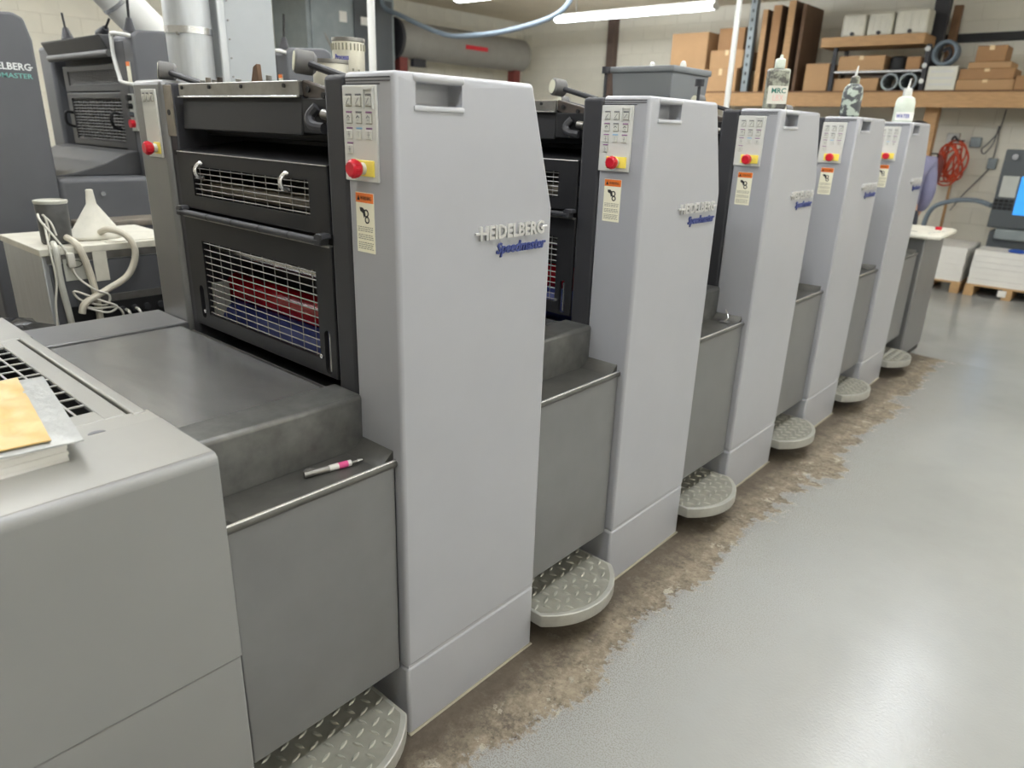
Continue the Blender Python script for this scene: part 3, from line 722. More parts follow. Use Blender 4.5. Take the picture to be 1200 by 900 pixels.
t = thing('squeeze_bottle', 'black smeared plastic squeeze bottle with a thin spout on the fourth tower', 'bottle', (-.085, Yb+.10, H+.0005))
b = nb(); lathe(b, [(.04,0),(.046,.008),(.047,.11),(.042,.135),(.03,.15),(.022,.153)], seg=24); O('bottle_body', b, 'bottle_black', t)
b = nb(); lathe(b, [(.021,.153),(.022,.156),(.021,.182),(.012,.19)], seg=20); O('cap', b, 'bottle_dirty', t)
b = nb(); cyl(b, (0,0,.19), (.004,0,.235), .006, .003, 10); O('spout', b, 'white_paint', t)
Yb = PITCH_Y*4
t = thing('squeeze_bottle', 'clear squeeze bottle with a lettered white label on the fifth tower', 'bottle', (-.09, Yb+.12, H+.0005))
b = nb(); lathe(b, [(.05,0),(.055,.008),(.053,.11),(.045,.135),(.025,.145)], seg=24); O('bottle_body', b, 'bottle_clear', t)
b = nb(); lathe(b, [(.024,.145),(.025,.149),(.024,.185),(.01,.19)], seg=20); O('cap', b, 'white_paint', t)
b = nb(); cyl(b, (0,0,.19), (.004,0,.24), .007, .003, 10); O('spout', b, 'white_paint', t)
b = nb(); prism(b, [(.0565*math.cos(math.radians(a)), .0565*math.sin(math.radians(a))) for a in range(-120, 21, 10)]+[(.0545*math.cos(math.radians(a)), .0545*math.sin(math.radians(a))) for a in range(20, -121, -10)], 'z', .01, .055); lb_ = O('paper_label', b, 'paper', t)
text('label_lettering', 'WATER', 'ink_print', lb_, (0,0,.022), (1,0,0), (0,0,1), .075, .022, .001, bold=.02, wrap=(.0566, math.radians(-75)))
# ink cans on the first unit
def can(x, y, z, r, h, label, withlabel):
    t = thing('ink_can', label, 'can', (x,y,z))
    b = nb(); lathe(b, [(r*.96,0),(r,.003),(r,h-.004),(r*.99,h)], seg=28); bd = O('can_body', b, 'can', t)
    b = nb(); lathe(b, [(r*1.03,h-.006),(r*1.04,h-.002),(r*1.03,h+.004),(r*.93,h+.004),(r*.92,h-.001),(r*.2,h-.001)], seg=28); O('rim', b, 'steel', t)
    if withlabel:
        b = nb()
        for k in range(26):
            a = 2*math.pi*k/26; rad = r*1.005
            box(b, rad*math.cos(a)-.0016, rad*math.cos(a)+.0016, rad*math.sin(a)-.0016, rad*math.sin(a)+.0016, h*.82, h*.93)
        O('label_border', b, 'print_gray', t)
        rr = random.Random(5)
        b = nb()
        for k in range(18):
            a = math.radians(-110+k*11); z2 = h*rr.uniform(.25,.5)
            c, s = r*1.004*math.cos(a), r*1.004*math.sin(a); box(b, c-.002, c+.002, s-.002, s+.002, z2, z2+.006)
        O('label_print', b, 'print_gray', t)
        text('label_lettering', 'Process', 'ink_print', t, (0,0,h*.66), (1,0,0), (0,0,1), .04, .014, .001, bold=.02, wrap=(r*1.005, math.radians(-62)))
    return t
can(-.555, .30, 1.6555, .043, .152, 'tall pale ink can with blue lettering on the first unit', True)
can(-.505, .205, 1.6555, .045, .09, 'short ink can with a steel rim in front of the tall one', False)
b = nb(); 
from mathutils import noise as NZ
poly = [(-.80,1.6555),(-.80,1.685),(-.775,1.70),(-.76,1.735),(-.742,1.742),(-.738,1.70),(-.735,1.6555)]
prism(b, poly, 'y', .13, .145, .002, 1)
tag(O('cardboard_scrap', b, 'card_dark'), 'torn scrap of brown cardboard on the first ink fountain', 'scrap')
# gray plastic bin on the third unit
t = thing('plastic_bin', 'gray lidded plastic bin standing on top of the third unit', 'bin', (-.668, 2.115, 1.656))
def taper(bm, hx0, hy0, hx1, hy1, z0, z1, bev=.004):
    vs_ = [bm.verts.new((sx*(hx0 if k == 0 else hx1), sy*(hy0 if k == 0 else hy1), (z0, z1)[k])) for k in (0,1) for sx, sy in ((-1,-1),(1,-1),(1,1),(-1,1))]
    fs = [bm.faces.new(vs_[3::-1]), bm.faces.new(vs_[4:])]+[bm.faces.new([vs_[i], vs_[(i+1) % 4], vs_[4+(i+1) % 4], vs_[4+i]]) for i in range(4)]
    _bev(bm, {e for f in fs for e in f.edges}, bev, 2); return bm
b = nb(); taper(b, .145, .15, .158, .165, 0, .195); O('bin_body', b, 'bin', t)
b = nb(); box(b, -.166, .166, -.173, .173, .19, .216, .006, 2); O('lid', b, 'bin', t)
b = nb(); box(b, .0,.035,-.158,-.156,.05,.065); O('sticker', b, 'paper', t)
b = nb(); lathe(b, [(.012,0),(.014,.012),(.01,.026),(.004,.03)], (-.05,.0,.2165), 12); O('lid_clip', b, 'white_paint', t)
b = nb(); lathe(b, [(.012,0),(.014,.012),(.01,.026),(.004,.03)], (.11,.0,.2165), 12); O('lid_clip', b, 'white_paint', t)
# ------------------------------------------------------------------ circulation cabinet, jar, funnel, hoses
t = thing('circulator_cabinet', 'dark fronted circulator cabinet with a dirty white top behind the delivery', 'cabinet', (-2.0,-.13,0))
b = nb(); box(b, -.5, -.004, 0, .55, 0, 1.07, .004, 2); O('cabinet_body', b, 'galv', t)
b = nb(); box(b, -.03, .0, .02, .53, .3, 1.035, .003, 1); O('front_panel', b, 'old_press', t)
b = nb(); box(b, -.51, .006, -.006, .556, 1.07, 1.098, .004, 2); O('lid', b, 'dirty_white', t)
b = nb(); box(b, -.002, .003, .015, .535, 1.04, 1.069); O('top_trim', b, 'steel', t)
b = nb(); box(b, .0,.004,.07,.15,.965,1.052); pl = O('name_plate', b, 'clear_tube', t)
b = nb(); tube(b, [(.005,.11+.028*math.cos(a),1.03+.014*math.sin(a)) for a in [2*math.pi*k/20 for k in range(21)]], .0014, 6, 0); O('plate_emblem', b, 'printblack', pl)
b = nb(); box(b, .0,.005,.18,.232,.95,1.075); O('front_strap', b, 'dirty_white', t)
b = nb(); box(b, .0,.004,.1,.53,.86,.89); O('lower_trim', b, 'steel', t)
b = nb(); box(b, .0,.004,.05,.53,.70,.858); O('socket_panel', b, 'black', t)
for y in (.26, .31, .36, .42):
    b = nb(); cyl(b, (.004,y,.82), (.02,y,.82), .014, seg=14); O('socket', b, 'dark', t)
for y in (.27, .312):
    b = nb(); tube(b, [(.02,y,.82),(.05,y,.815),(.055,y+.005,.78),(.05,y,.70)], .006, 8); O('plug_cable', b, 'cable', t)
b = nb(); box(b, -.25,-.02,.25,.5,1.0985,1.101); O('lid_sheet', b, 'dirty_white', t)
def hose(label, pts, r, m, name='hose', cat='hose'):
    b = nb(); tube(b, pts, r, 10); return tag(O(name, b, m), label, cat)
hose('thick off-white hose hanging straight down the cabinet front', [(-2.15,-.005,1.115),(-2.06,-.01,1.125),(-1.985,.0,1.10),(-1.975,.02,1.01),(-1.97,.03,.90),(-1.965,.03,.72)], .0135, 'hose_white')
hose('thick off-white hose looping down from the funnel base', [(-2.12,.13,1.125),(-2.04,.14,1.15),(-1.97,.18,1.13),(-1.95,.20,1.06),(-1.955,.16,.97),(-1.955,.07,.92),(-1.945,-.02,.88),(-1.945,-.04,.84)], .0135, 'hose_white')
hose('clear tube running down beside the dark jar', [(-2.02,-.075,1.115),(-1.985,-.08,1.09),(-1.978,-.085,.97),(-1.975,-.075,.80),(-1.975,-.07,.62)], .012, 'clear_tube', 'clear_tube', 'tube')
hose('thin white cable with a switch looped over the cabinet front', [(-2.09,-.09,1.22),(-2.03,-.10,1.20),(-2.01,-.07,1.14),(-1.985,-.04,1.07),(-1.97,-.03,.99),(-1.945,.02,.93),(-1.94,.07,.90),(-1.945,.05,.86),(-1.955,-.03,.89),(-1.955,-.05,.93),(-1.94,.04,.88),(-1.935,.09,.85),(-1.94,.05,.83),(-1.955,-.04,.87),(-1.95,.02,.85),(-1.945,.10,.84),(-1.95,.12,.76),(-1.955,.12,.65)], .0045, 'cable', 'switch_cable', 'cable')
b = nb(); box(b, -1.99,-1.965,-.05,-.022,1.02,1.08,.008,2); tag(O('inline_switch', b, 'cable'), 'small pale inline switch hanging on the thin cable', 'switch')
hose('thin pale cable drooping from the jar to the floor', [(-2.03,-.09,1.19),(-1.99,-.10,1.10),(-1.975,-.10,.98),(-1.97,-.12,.88),(-1.965,-.13,.75),(-1.965,-.125,.6)], .004, 'cable', 'thin_cable', 'cable')
t = thing('measuring_jar', 'dark ink-stained jar with a pale lid on the circulator cabinet', 'jar', (-2.12,-.03,1.099))
b = nb(); lathe(b, [(.05,0),(.055,.006),(.058,.16),(.057,.162)], seg=24); O('jar_body', b, 'jar', t)
b = nb(); lathe(b, [(.0585,.158),(.0605,.162),(.0605,.17),(.052,.172),(.05,.165)], seg=24); O('rim', b, 'clear_tube', t)
b = nb(); tube(b, [(.05,-.045,.02),(.062,-.04,.06),(.06,-.045,.11),(.055,-.05,.12),(.066,-.03,.09),(.07,-.02,.04)], .004, 8); O('wire_loop', b, 'cable', t)
t = thing('funnel', 'upturned off-white plastic funnel on the circulator cabinet', 'funnel', (-2.17,.135,1.1012))
b = nb(); lathe(b, [(.105,0),(.107,.004),(.107,.012),(.098,.022),(.028,.128),(.02,.14),(.0145,.19),(.0145,.197),(.009,.2)], seg=28, sx=.75); O('cone', b, 'dirty_white', t)
# black bag in a bin behind the delivery
b = nb(); n = 20
rings = []
for k, (r, z) in enumerate([(.14,0),(.17,.05),(.18,.4),(.19,.75),(.2,.86),(.17,.93),(.1,.95),(.03,.94)]):
    rings.append([b.verts.new((-1.52+(r+.03*NZ.noise(Vector((i*.9,z*9,1))))*math.cos(2*math.pi*i/n), -.43+(r+.04*NZ.noise(Vector((i*1.3,z*7,5))))*math.sin(2*math.pi*i/n)*.9, z+(.035*NZ.noise(Vector((i*1.7,z*5,9))) if z > .5 else 0))) for i in range(n)])
for a, c in zip(rings, rings[1:]):
    for i in range(n): b.faces.new([a[i], a[(i+1) % n], c[(i+1) % n], c[i]])
b.faces.new(rings[0][::-1]); b.faces.new(rings[-1])
tag(O('trash_bag', b, 'bag'), 'crumpled black plastic bag standing behind the delivery', 'trash bag')
# ------------------------------------------------------------------ ducts between the presses
t = thing('round_duct', 'round galvanized vertical duct behind the first unit', 'duct', (-1.86,.49,0))
b = nb(); cyl(b, (0,0,0), (0,0,1.93), .085, seg=32); O('duct_pipe', b, 'galv', t)
b = nb(); cyl(b, (0,0,1.93), (0,0,3.399), .0875, seg=32); O('duct_pipe', b, 'galv', t)
b = nb(); cyl(b, (0,0,1.905), (0,0,1.93), .0885, seg=32); O('joint_band', b, 'chrome', t)
b = nb(); cyl(b, (.06,-.07,1.90), (.065,-.078,1.90), .006, seg=10); O('rivet', b, 'steel', t)
t = thing('flat_duct', 'flat light gray sheet metal duct beside the round one', 'duct', (-1.8,.583,0))
b = nb(); box(b, -.14, 0, .03, .25, 0, 3.399, .006, 2); O('duct_body', b, 'duct_gray', t)
b = nb(); box(b, -.06, .004, .0, .034, 0, 3.395, .004, 1); sf = O('seam_flange', b, 'galv', t)
for k in range(24):
    b = nb(); cyl(b, (.001,.045,1.55+.07*k), (.005,.045,1.55+.07*k), .004, seg=6); O('rivet', b, 'steel', sf)
# ------------------------------------------------------------------ the older press across the aisle
def old_unit(label, y, lettered):
    t = thing('older_printing_unit', label, 'printing unit', (-2.8,y,0), 'units of the older press across the aisle')
    W = .325
    b = nb(); prism(b, [(0,.0),(0,1.965),(.03,1.995),(W-.06,2.01),(W-.02,1.99),(W,1.9),(W,0)], 'x', -.24, 0, .012, 3); lab(O('tower_cover', b, 'old_press', t), 'dark gray tower cover')
    b = nb(); prism(b, [(-.002,.4),(-.002,1.95),(.02,1.97),(.02,.4)], 'x', -.239, -.11, .003, 1); O('edge_panel', b, 'old_dark', t)
    b = nb(); box(b, -1.4, -1.2, .0, W, 0, 1.97, .02, 3); O('drive_side_tower', b, 'old_press', t)
    if lettered:
        text('maker_lettering', 'HEIDELBERG', 'logo_white', t, (0,.075,1.772), *XY, .222, .03, .002, bold=.02)
        b = nb(); box(b, 0, .002, .06, .082, 1.784, 1.789); box(b, 0, .002, .288, .304, 1.784, 1.789); O('lettering_stroke', b, 'logo_white', t)
        text('model_lettering', 'SPEEDMASTER', 'logo_teal', t, (0,.085,1.738), *XY, .213, .021, .002, bold=.012)
    # guards
    b = nb(); box(b, -1.15, -.24, .06, W-.01, .3, 1.9); O('machine_body', b, 'interior', t)
    for (z0, z1, nx, nz) in ((1.715,1.855,16,8), (1.42,1.71,16,14)):
        b = nb(); box(b, -1.12, -.25, .03, .05, z0, z1, .004, 1); c1 = nb(); box(c1, -1.05, -.32, -.1, .2, z0+.035, z1-.03)
        g = O('mesh_guard', boolean(b, [c1]), 'old_dark', t)
        wires(g, 'mesh_wire', -1.05, -.32, z0+.035, z1-.03, nx, nz, .04, .0042, 'rubber')
        if z0 < 1.5:
            for x in (-1.06, -.36):
                b = nb(); tube(b, [(x,.03,1.60),(x,-.01,1.60),(x,-.012,1.54),(x,.03,1.52)], .008, 8); O('guard_handle', b, 'black', g)
    b = nb(); prism(b, [(-.02,1.90),(-.06,1.98),(.2,2.0),(.2,1.88)], 'x', -1.15, -.25, .01, 2); O('ink_fountain', b, 'old_dark', t)
    b = nb(); cyl(b, (-1.15,-.02,1.895), (-.25,-.02,1.895), .018, seg=16); O('fountain_roll', b, 'rubber', t)
    for x, dx, h in ((-.86,-.03,.14), (-.36,.12,.07)):
        b = nb(); cyl(b, (x,.0,1.985), (x+dx*.5,.0,1.985+h*.45), .035, .014, 12); lv = O('lever_boot', b, 'dark', t)
        b = nb(); cyl(b, (x+dx*.5,0,1.985+h*.45), (x+dx,.0,1.985+h), .006, seg=8); O('lever', b, 'black', lv)
    b = nb(); cyl(b, (-.06,.02,1.99), (-.05,.02,2.05), .03, .012, 12); lv = O('lever_boot', b, 'dark', t)
    b = nb(); cyl(b, (-.05,.02,2.05), (-.035,.02,2.17), .007, seg=8); O('lever', b, 'black', lv)
    b = nb(); tube(b, [(-.01,-.0,1.965),(-.03,-.05,1.972),(-.11,-.05,1.975),(-.12,-.05,1.95),(-.12,-.05,1.87),(-.085,-.05,1.775),(-.06,-.05,1.752),(-.01,-.0,1.74)], .01, 8); O('hand_rail', b, 'white_paint', t)
    b = nb(); box(b, -.095,-.055,-.006,-.002,1.74,1.85); wl_ = O('warning_label', b, 'label', t)
    b = nb(); box(b, -.095,-.055,-.0075,-.006,1.83,1.85); O('header', b, 'orange', wl_)
    b = nb(); box(b, -.125,-.055,-.008,-.002,1.52,1.70,.002,1); cp = O('control_panel', b, 'pale_key', t)
    for z, m in ((1.68,'black'),(1.64,'black'),(1.60,'console'),(1.555,'red_btn')):
        b = nb(); cyl(b, (-.09,-.008,z), (-.09,-.03,z), .014 if m != 'red_btn' else .02, seg=14); O('push_button', b, m, cp)
    return t
old_unit('dark lettered tower of the older press behind the circulator cabinet', -.11, True)
old_unit('older press unit with a white hand rail and mesh guards', .65, False)
old_unit('older press unit behind the ink cans and the flat duct', 1.51, False)
for k, (y0, y1) in enumerate(((.2155,.6475), (.9755,1.5075))):
    t = thing('older_press_deck', ['low curved deck of the older press below its mesh guards', 'low deck of the older press behind the vertical ducts'][k], 'press deck', (-2.8,y0,0))
    L_ = y1-y0
    b = nb(); box(b, -1.2, -.002, 0, L_, 0, 1.30, .025, 4); O('deck_cover', b, 'old_press', t)
    b = nb(); prism(b, [(0,1.3005),(L_,1.3005),(L_,1.42),(L_*.85,1.41),(L_*.6,1.36),(L_*.25,1.315)], 'x', -1.15, -.1, .004, 1); O('rubber_ramp', b, 'old_dark', t)
    b = nb(); box(b, .0, .16, .02, L_-.02, 1.07, 1.105, .008, 2); O('foot_board', b, 'tan_worn', t)
    b = nb(); cyl(b, (.0,.19,1.22), (.006,.19,1.22), .012, seg=14); O('cover_screw', b, 'chrome', t)
t = thing('slanted_duct', 'pale corrugated exhaust duct slanting up behind the older press', 'duct', (-3.4,1.05,2.0))
b = nb(); tube(b, [(0,.02,0),(0,-.16,.16),(0,-.42,.44),(-.02,-.55,.7),(-.02,-.57,1.0),(-.02,-.57,1.399)], .105, 24, 5); O('duct_pipe', b, 'white_paint', t)
b = nb(); cyl(b, (0,-.19,.19), (0,-.205,.205), .109, seg=28); O('joint_band', b, 'chrome', t)
b = nb(); box(b, -.17, .17, -.1, .27, -.04, .0, .006, 1); O('duct_collar', b, 'galv', t)
# ------------------------------------------------------------------ left wall equipment
t = thing('air_handler', 'large gray air handling unit against the left wall', 'air handler', (-7.6,4.82,0))
b = nb(); box(b, -.795, 0, 0, 1.45, .0, 3.395, .01); O('casing', b, 'post_gray', t)
for y0, y1 in ((.06,.68), (.74,1.40)):
    b = nb(); box(b, .001, .02, y0, y1, 1.2, 3.2, .006, 2); O('access_panel', b, 'console' if y0 > .5 else 'post_gray', t)
b = nb(); box(b, .02,.023,.5,.62,2.85,2.98); O('label_plate', b, 'paper', t)
b = nb(); box(b, .02,.023,.85,.97,2.85,2.95); O('label_plate', b, 'paper', t)
b = nb(); cyl(b, (-.05,-.01,3.1), (.05,.5,2.3), .02, seg=10); O('brace', b, 'steel', t)
t = thing('tube_heater', 'long gray cylindrical heater on red legs along the left wall', 'heater', (-7.9,6.5,0))
b = nb(); cyl(b, (0,0,2.78), (0,2.85,2.78), .26, seg=36); O('heater_drum', b, 'heater', t)
b = nb(); cyl(b, (0,-.06,2.78), (0,0,2.78), .29, seg=36); O('drum_cap', b, 'dark', t)
b = nb(); box(b, .256,.268,1.25,1.75,2.74,2.80); O('red_plate', b, 'red_btn', t)
for y in (.12, 2.7):
    b = nb(); box(b, -.08,.08,y-.08,y+.08,0,2.55,.006); O('leg', b, 'red_steel', t)
b = nb(); box(b, .02,.1,.3,.55,2.42,2.53,.004); O('control_box', b, 'dark', t)
hose('pale blue air hose swagging under the ceiling', [(-7.52,6.0,3.39),(-7.5,6.0,3.12),(-7.15,6.0,2.98),(-6.28,6.0,2.70),(-5.7,6.0,2.66),(-5.09,6.0,2.69),(-4.45,6.0,2.80),(-4.2,6.0,3.0),(-4.1,6.0,3.39)], .03, 'hose_blue', 'air_hose')
b = nb(); cyl(b, (-3.92,3.0,0), (-3.92,3.0,3.398), .03, seg=16); tag(O('conduit_pole', b, 'white_paint'), 'white vertical conduit pole behind the ink cans', 'pole')
b = nb(); cyl(b, (-1.74,5.0,0), (-1.74,5.0,3.398), .023, seg=16); tag(O('conduit_pole', b, 'white_paint'), 'white vertical conduit pole beside the third tower', 'pole')
# ------------------------------------------------------------------ long shelf on the back wall
SY = 9.0
t = thing('storage_shelf', 'long wooden shelf with a thick front beam on the back wall', 'shelf', (0,SY,0))
b = nb(); box(b, -4.3, 2.2, 0, .04, 1.97, 2.14, .004, 1); O('front_beam', b, 'wood', t)
b = nb(); box(b, -4.3, 2.2, .0, .98, 2.1405, 2.158, .002, 1); O('shelf_board', b, 'wood_dark', t)
b = nb(); box(b, -1.24, -1.09, .3, .44, 0, 2.14, .004, 1); O('wood_post', b, 'wood', t)
b = nb(); box(b, 1.6, 1.75, .3, .44, 0, 2.14, .004, 1); O('wood_post', b, 'wood', t)
b = nb(); box(b, -4.2, -4.05, .3, .44, 0, 2.14, .004, 1); O('wood_post', b, 'wood', t)
SZ = 2.159
def carton(label, x0, x1, y0, y1, z0, z1, m='card', tape=True):
    t = thing('cardboard_box', label, 'box', ((x0+x1)/2, y0, z0), 'cartons on the back shelf')
    hw = (x1-x0)/2
    b = nb(); box(b, -hw, hw, 0, y1-y0, 0, z1-z0, .006, 1); O('carton', b, m, t)
    if tape:
        b = nb(); box(b, -.025, .025, -.001, y1-y0, z1-z0-.0005, z1-z0+.001); box(b, -.025, .025, -.0015, 0, (z1-z0)*.72, z1-z0); O('tape_strip', b, 'tape', t)
    return t
carton('low carton below the others beside the conduit pole', -4.11, -3.62, SY+.02, SY+.5, SZ, 2.455)
carton('carton with a bright tape mark on top of the low carton', -4.05, -3.56, SY+.03, SY+.5, 2.457, 2.69)
carton('large plain carton leaning high at the left shelf end', -4.70, -4.125, SY+.05, SY+.5, SZ, 2.94, 'card', False)
carton('dim carton on the two cartons beside the conduit pole', -4.0, -3.62, SY+.12, SY+.5, 2.692, 2.98, 'card2', False)
carton('upright plain carton below the upper rack end', -2.675, -2.375, SY+.02, SY+.4, SZ, 2.485, 'card', False)
b = nb(); box(b, -3.55,-3.46, SY+.03, SY+.12, SZ, 3.398, .004); 
t = thing('steel_upright', 'gray perforated steel upright between cartons and tall boards', 'post', (-3.5,SY+.08,SZ))
b.free(); b = nb(); box(b, -.045,.045,-.045,.045,0,1.238,.004,1); O('post_body', b, 'post_gray', t)
for k in range(10):
    b = nb(); box(b, -.012,.012,-.0465,-.0445,.1+.11*k,.14+.11*k); O('post_slot', b, 'black', t)
BL = ['narrow tan board standing upright beside the steel upright', 'corrugated tan board standing next to the narrow one', 'tall pale board standing between the corrugated board and the wide brown panel', 'wide brown panel standing upright at the end of the boards']
for (x0, x1, d_, z1, m), lb in zip(((-3.36,-3.29,.5,3.16,'wood'), (-3.22,-3.11,.6,3.2,'card2'), (-3.02,-2.93,.5,3.24,'wood'), (-2.83,-2.79,.62,3.19,'card_dark')), BL):
    t = thing('wooden_board', lb, 'board', ((x0+x1)/2, SY+.03, SZ), 'boards standing on the back shelf'); hw = (x1-x0)/2
    b = nb(); box(b, -hw, hw, .012, d_, 0, z1-SZ, .004, 1); O('board_face', b, 'card_dark', t)
    b = nb(); box(b, -hw, hw, 0, .0115, 0, z1-SZ, .002, 1); O('board_edge', b, m, t)
# upper rack
t = thing('metal_rack', 'small metal rack on the shelf carrying white jugs', 'rack', (-1.8,SY+.02,SZ))
for x in (-.56, .50):
    for y in (.0, .4):
        b = nb(); box(b, x, x+.05, y, y+.04, 0, .50, .003, 1); O('rack_post', b, 'dark', t)
b = nb(); box(b, -.505, .495, .0, .44, .205, .23, .002, 1); O('rack_shelf', b, 'steel', t)
b = nb(); box(b, -.72, .47, -.03, .46, .505, .62, .004, 1); O('top_plank', b, 'wood', t)
for x in (.50,):
    for z in (.1, .27, .45):
        b = nb(); cyl(b, (x+.02,-.002,z), (x+.02,-.02,z), .028, seg=12); O('post_cap', b, 'white_paint', t)
carton('long low carton with a dark hand hole on the rack shelf', -2.28, -1.74, SY+.04, SY+.42, 2.391, 2.56)
carton('small carton at the right end of the rack shelf', -1.49, -1.335, SY+.04, SY+.3, 2.391, 2.53, 'card2', False)
carton('low wide carton under the rack shelf', -2.30, -1.77, SY+.05, SY+.4, SZ, 2.305)
b = nb(); lathe(b, [(.09,0),(.1,.01),(.1,.14),(.08,.155)], (-1.60, SY+.16, 2.391), 20); tag(O('black_canister', b, 'black'), 'squat black canister on the rack shelf', 'canister')
JL = ['white plastic jug at the left of the rack top plank', 'white plastic jug in the middle of the rack top plank', 'widest white plastic jug at the right of the rack top plank']
for (x0, x1, h), lb in zip(((-2.33,-2.05,.26), (-2.025,-1.74,.265), (-1.715,-1.355,.275)), JL):
    t = thing('plastic_jug', lb, 'jug', ((x0+x1)/2, SY+.22, 2.7795), 'white jugs on the rack'); hw = (x1-x0)/2
    b = nb(); box(b, -hw, hw, -.13, .13, 0, h, .03, 4); O('jug_body', b, 'jug', t)
    b = nb(); cyl(b, (0,-.128,.035), (0,-.155,.035), .022, seg=14); O('tap_cap', b, 'dark', t)
    for s in (-.5, .0, .5):
        b = nb(); box(b, hw*s-.012, hw*s+.012, -.134, -.128, .07, h-.05, .004, 1); O('moulded_rib', b, 'jug', t)
def coil(name, label, c, r, tr, ax, m, cat, n=1, sp=.02):
    b = nb()
    for k in range(n):
        pts = []
        for i in range(25):
            a = 2*math.pi*i/24
            p = Vector((r*math.cos(a), 0, r*math.sin(a))) if ax == 'y' else Vector((0, r*math.cos(a), r*math.sin(a)))
            p += Vector((0, sp*(k-(n-1)/2), 0)) if ax == 'y' else Vector((sp*(k-(n-1)/2), 0, 0))
            pts.append(Vector(c)+p)
        tube(b, pts, tr, 10, 0)
    return tag(O(name, b, m), label, cat)
for x, lb in ((-1.635, 'gray pipe end beside the low carton under the rack'), (-1.43, 'gray pipe end next to the rack right post')):
    t = thing('pipe_offcut', lb, 'pipe', (x, SY+.03, SZ+.099), 'pipe pieces under the rack')
    b = nb(); prism(b, [(.098*math.cos(a), .098*math.sin(a)) for a in [2*math.pi*k/28 for k in range(28)]], 'y', 0, .4)
    c1 = nb(); prism(c1, [(.078*math.cos(a), .078*math.sin(a)) for a in [2*math.pi*k/28 for k in range(28)]], 'y', -.1, .5)
    O('pipe_wall', boolean(b, [c1]), 'post_gray', t)
t = thing('hose_coil', 'blue-gray coiled hose on top of the white crate', 'hose', (-1.11, SY+.14, 2.5645))
b = nb()
for k in range(4):
    tube(b, [(.12*math.cos(a), -.06+.04*k, .12*math.sin(a)) for a in [2*math.pi*i/24 for i in range(25)]], .021, 10, 0)
O('coil_loops', b, 'hose_blue', t)
b = nb(); tube(b, [(-.02,-.04,.02),(.03,-.05,.05),(.06,-.05,-.02),(.02,-.04,-.09)], .02, 8); O('inner_loop', b, 'dark', t)
t = thing('white_crate', 'white smudged crate under the blue-gray hose coil', 'crate', (-1.08, SY+.02, SZ))
b = nb(); box(b, -.15, .155, 0, .36, 0, .26, .008, 2); O('crate_body', b, 'jug', t)
for k in range(3):
    b = nb(); box(b, -.12, .12, -.003, .002, .05+.07*k, .075+.07*k); O('crate_rib', b, 'white_paint', t)
carton('wide flat carton at the bottom of the right pile', -.92, -.35, SY+.05, SY+.5, SZ, 2.27)
carton('second flat carton in the right pile', -.91, -.37, SY+.06, SY+.5, 2.272, 2.385, 'card2')
carton('thin carton third from the bottom of the right pile', -.84, -.42, SY+.07, SY+.5, 2.387, 2.455, 'card', False)
carton('small carton on top of the right pile', -.79, -.50, SY+.09, SY+.45, 2.457, 2.625, 'card2')
carton('small carton standing in front beside the right pile', -.34, -.16, SY+.02, SY+.3, SZ, 2.305, 'card2', False)
b = nb(); box(b, -1.36, 2.2, 9.90, 9.998, 2.76, 2.85, .004); tag(O('wall_rail', b, 'black'), 'black steel rail fixed on the back wall above the cartons', 'rail')
b = nb(); box(b, -1.43, -1.26, 9.52, 9.62, SZ+.001, 3.398, .006); tag(O('dark_post', b, 'dark'), 'dark steel post rising behind the hose coil to the ceiling', 'post')
b = nb(); box(b, -1.28, -1.19, 9.80, 9.89, SZ+.001, 3.16, .004); tag(O('wood_stick', b, 'wood_dark'), 'brown wooden stick leaning upright by the wall rail', 'stick')
# ------------------------------------------------------------------ below the shelf
t = thing('cord_coil', 'tangled orange extension cord hanging from the wooden post', 'cord', (-.90,9.62,1.36))
b = nb()
for k in range(10):
    rx, rz_ = .07+.016*(k % 4), .16+.03*(k % 4); ph = k*1.1
    tube(b, [(rx*math.cos(a)+.03*math.sin(a*2+ph)+.011*(k-4.5), .02*math.sin(a*3+ph)+.011*(k-4.5), rz_*math.sin(a)+.035*math.cos(ph)) for a in [2*math.pi*i/28 for i in range(29)]], .011, 8, 0)
O('cord_loops', b, 'cord_orange', t)
b = nb(); tube(b, [(-.03,-.06,.26),(.0,-.09,.30),(.03,-.06,.26),(.02,.2,.25),(.02,.36,.25)], .012, 8); O('hanger_hook', b, 'dark', t)
t = thing('cord_coil', 'smaller red-brown cord bundle beside the orange one', 'cord', (-1.02,9.40,1.25))
b = nb()
for k in range(4):
    tube(b, [(.05*math.cos(a)+.01*k, .014*(k-1.5), (.14+.015*k)*math.sin(a)) for a in [2*math.pi*i/24 for i in range(25)]], .012, 8, 0)
O('cord_loops', b, 'red_steel', t)
b = nb(); tube(b, [(.02,-.03,.17),(.0,.0,.2),(-.07,.01,.2)], .01, 8); O('hanger_hook', b, 'dark', t)
b = nb(); box(b, -1.07,-.93,9.93,9.998,1.58,1.70,.008,2); tag(O('junction_box', b, 'white_paint'), 'white junction box on the wall above the orange cord', 'electrical box')
b = nb(); box(b, -.80,-.68,9.93,9.998,1.54,1.66,.008,2); tag(O('junction_box', b, 'post_gray'), 'gray junction box on the wall beside the white one', 'electrical box')
b = nb(); box(b, -.56,-.46,9.95,9.998,1.29,1.42,.006,2); ob = tag(O('outlet_box', b, 'post_gray'), 'gray outlet box on the wall beside the console', 'electrical box')
hose('dark cable hanging in a loop from the shelf to the outlet box', [(-.50,9.96,1.99),(-.52,9.965,1.75),(-.60,9.965,1.6),(-.66,9.965,1.52),(-.62,9.965,1.47),(-.55,9.965,1.6),(-.53,9.965,1.8),(-.51,9.965,1.6),(-.51,9.96,1.42)], .007, 'rubber', 'wall_cable', 'cable')
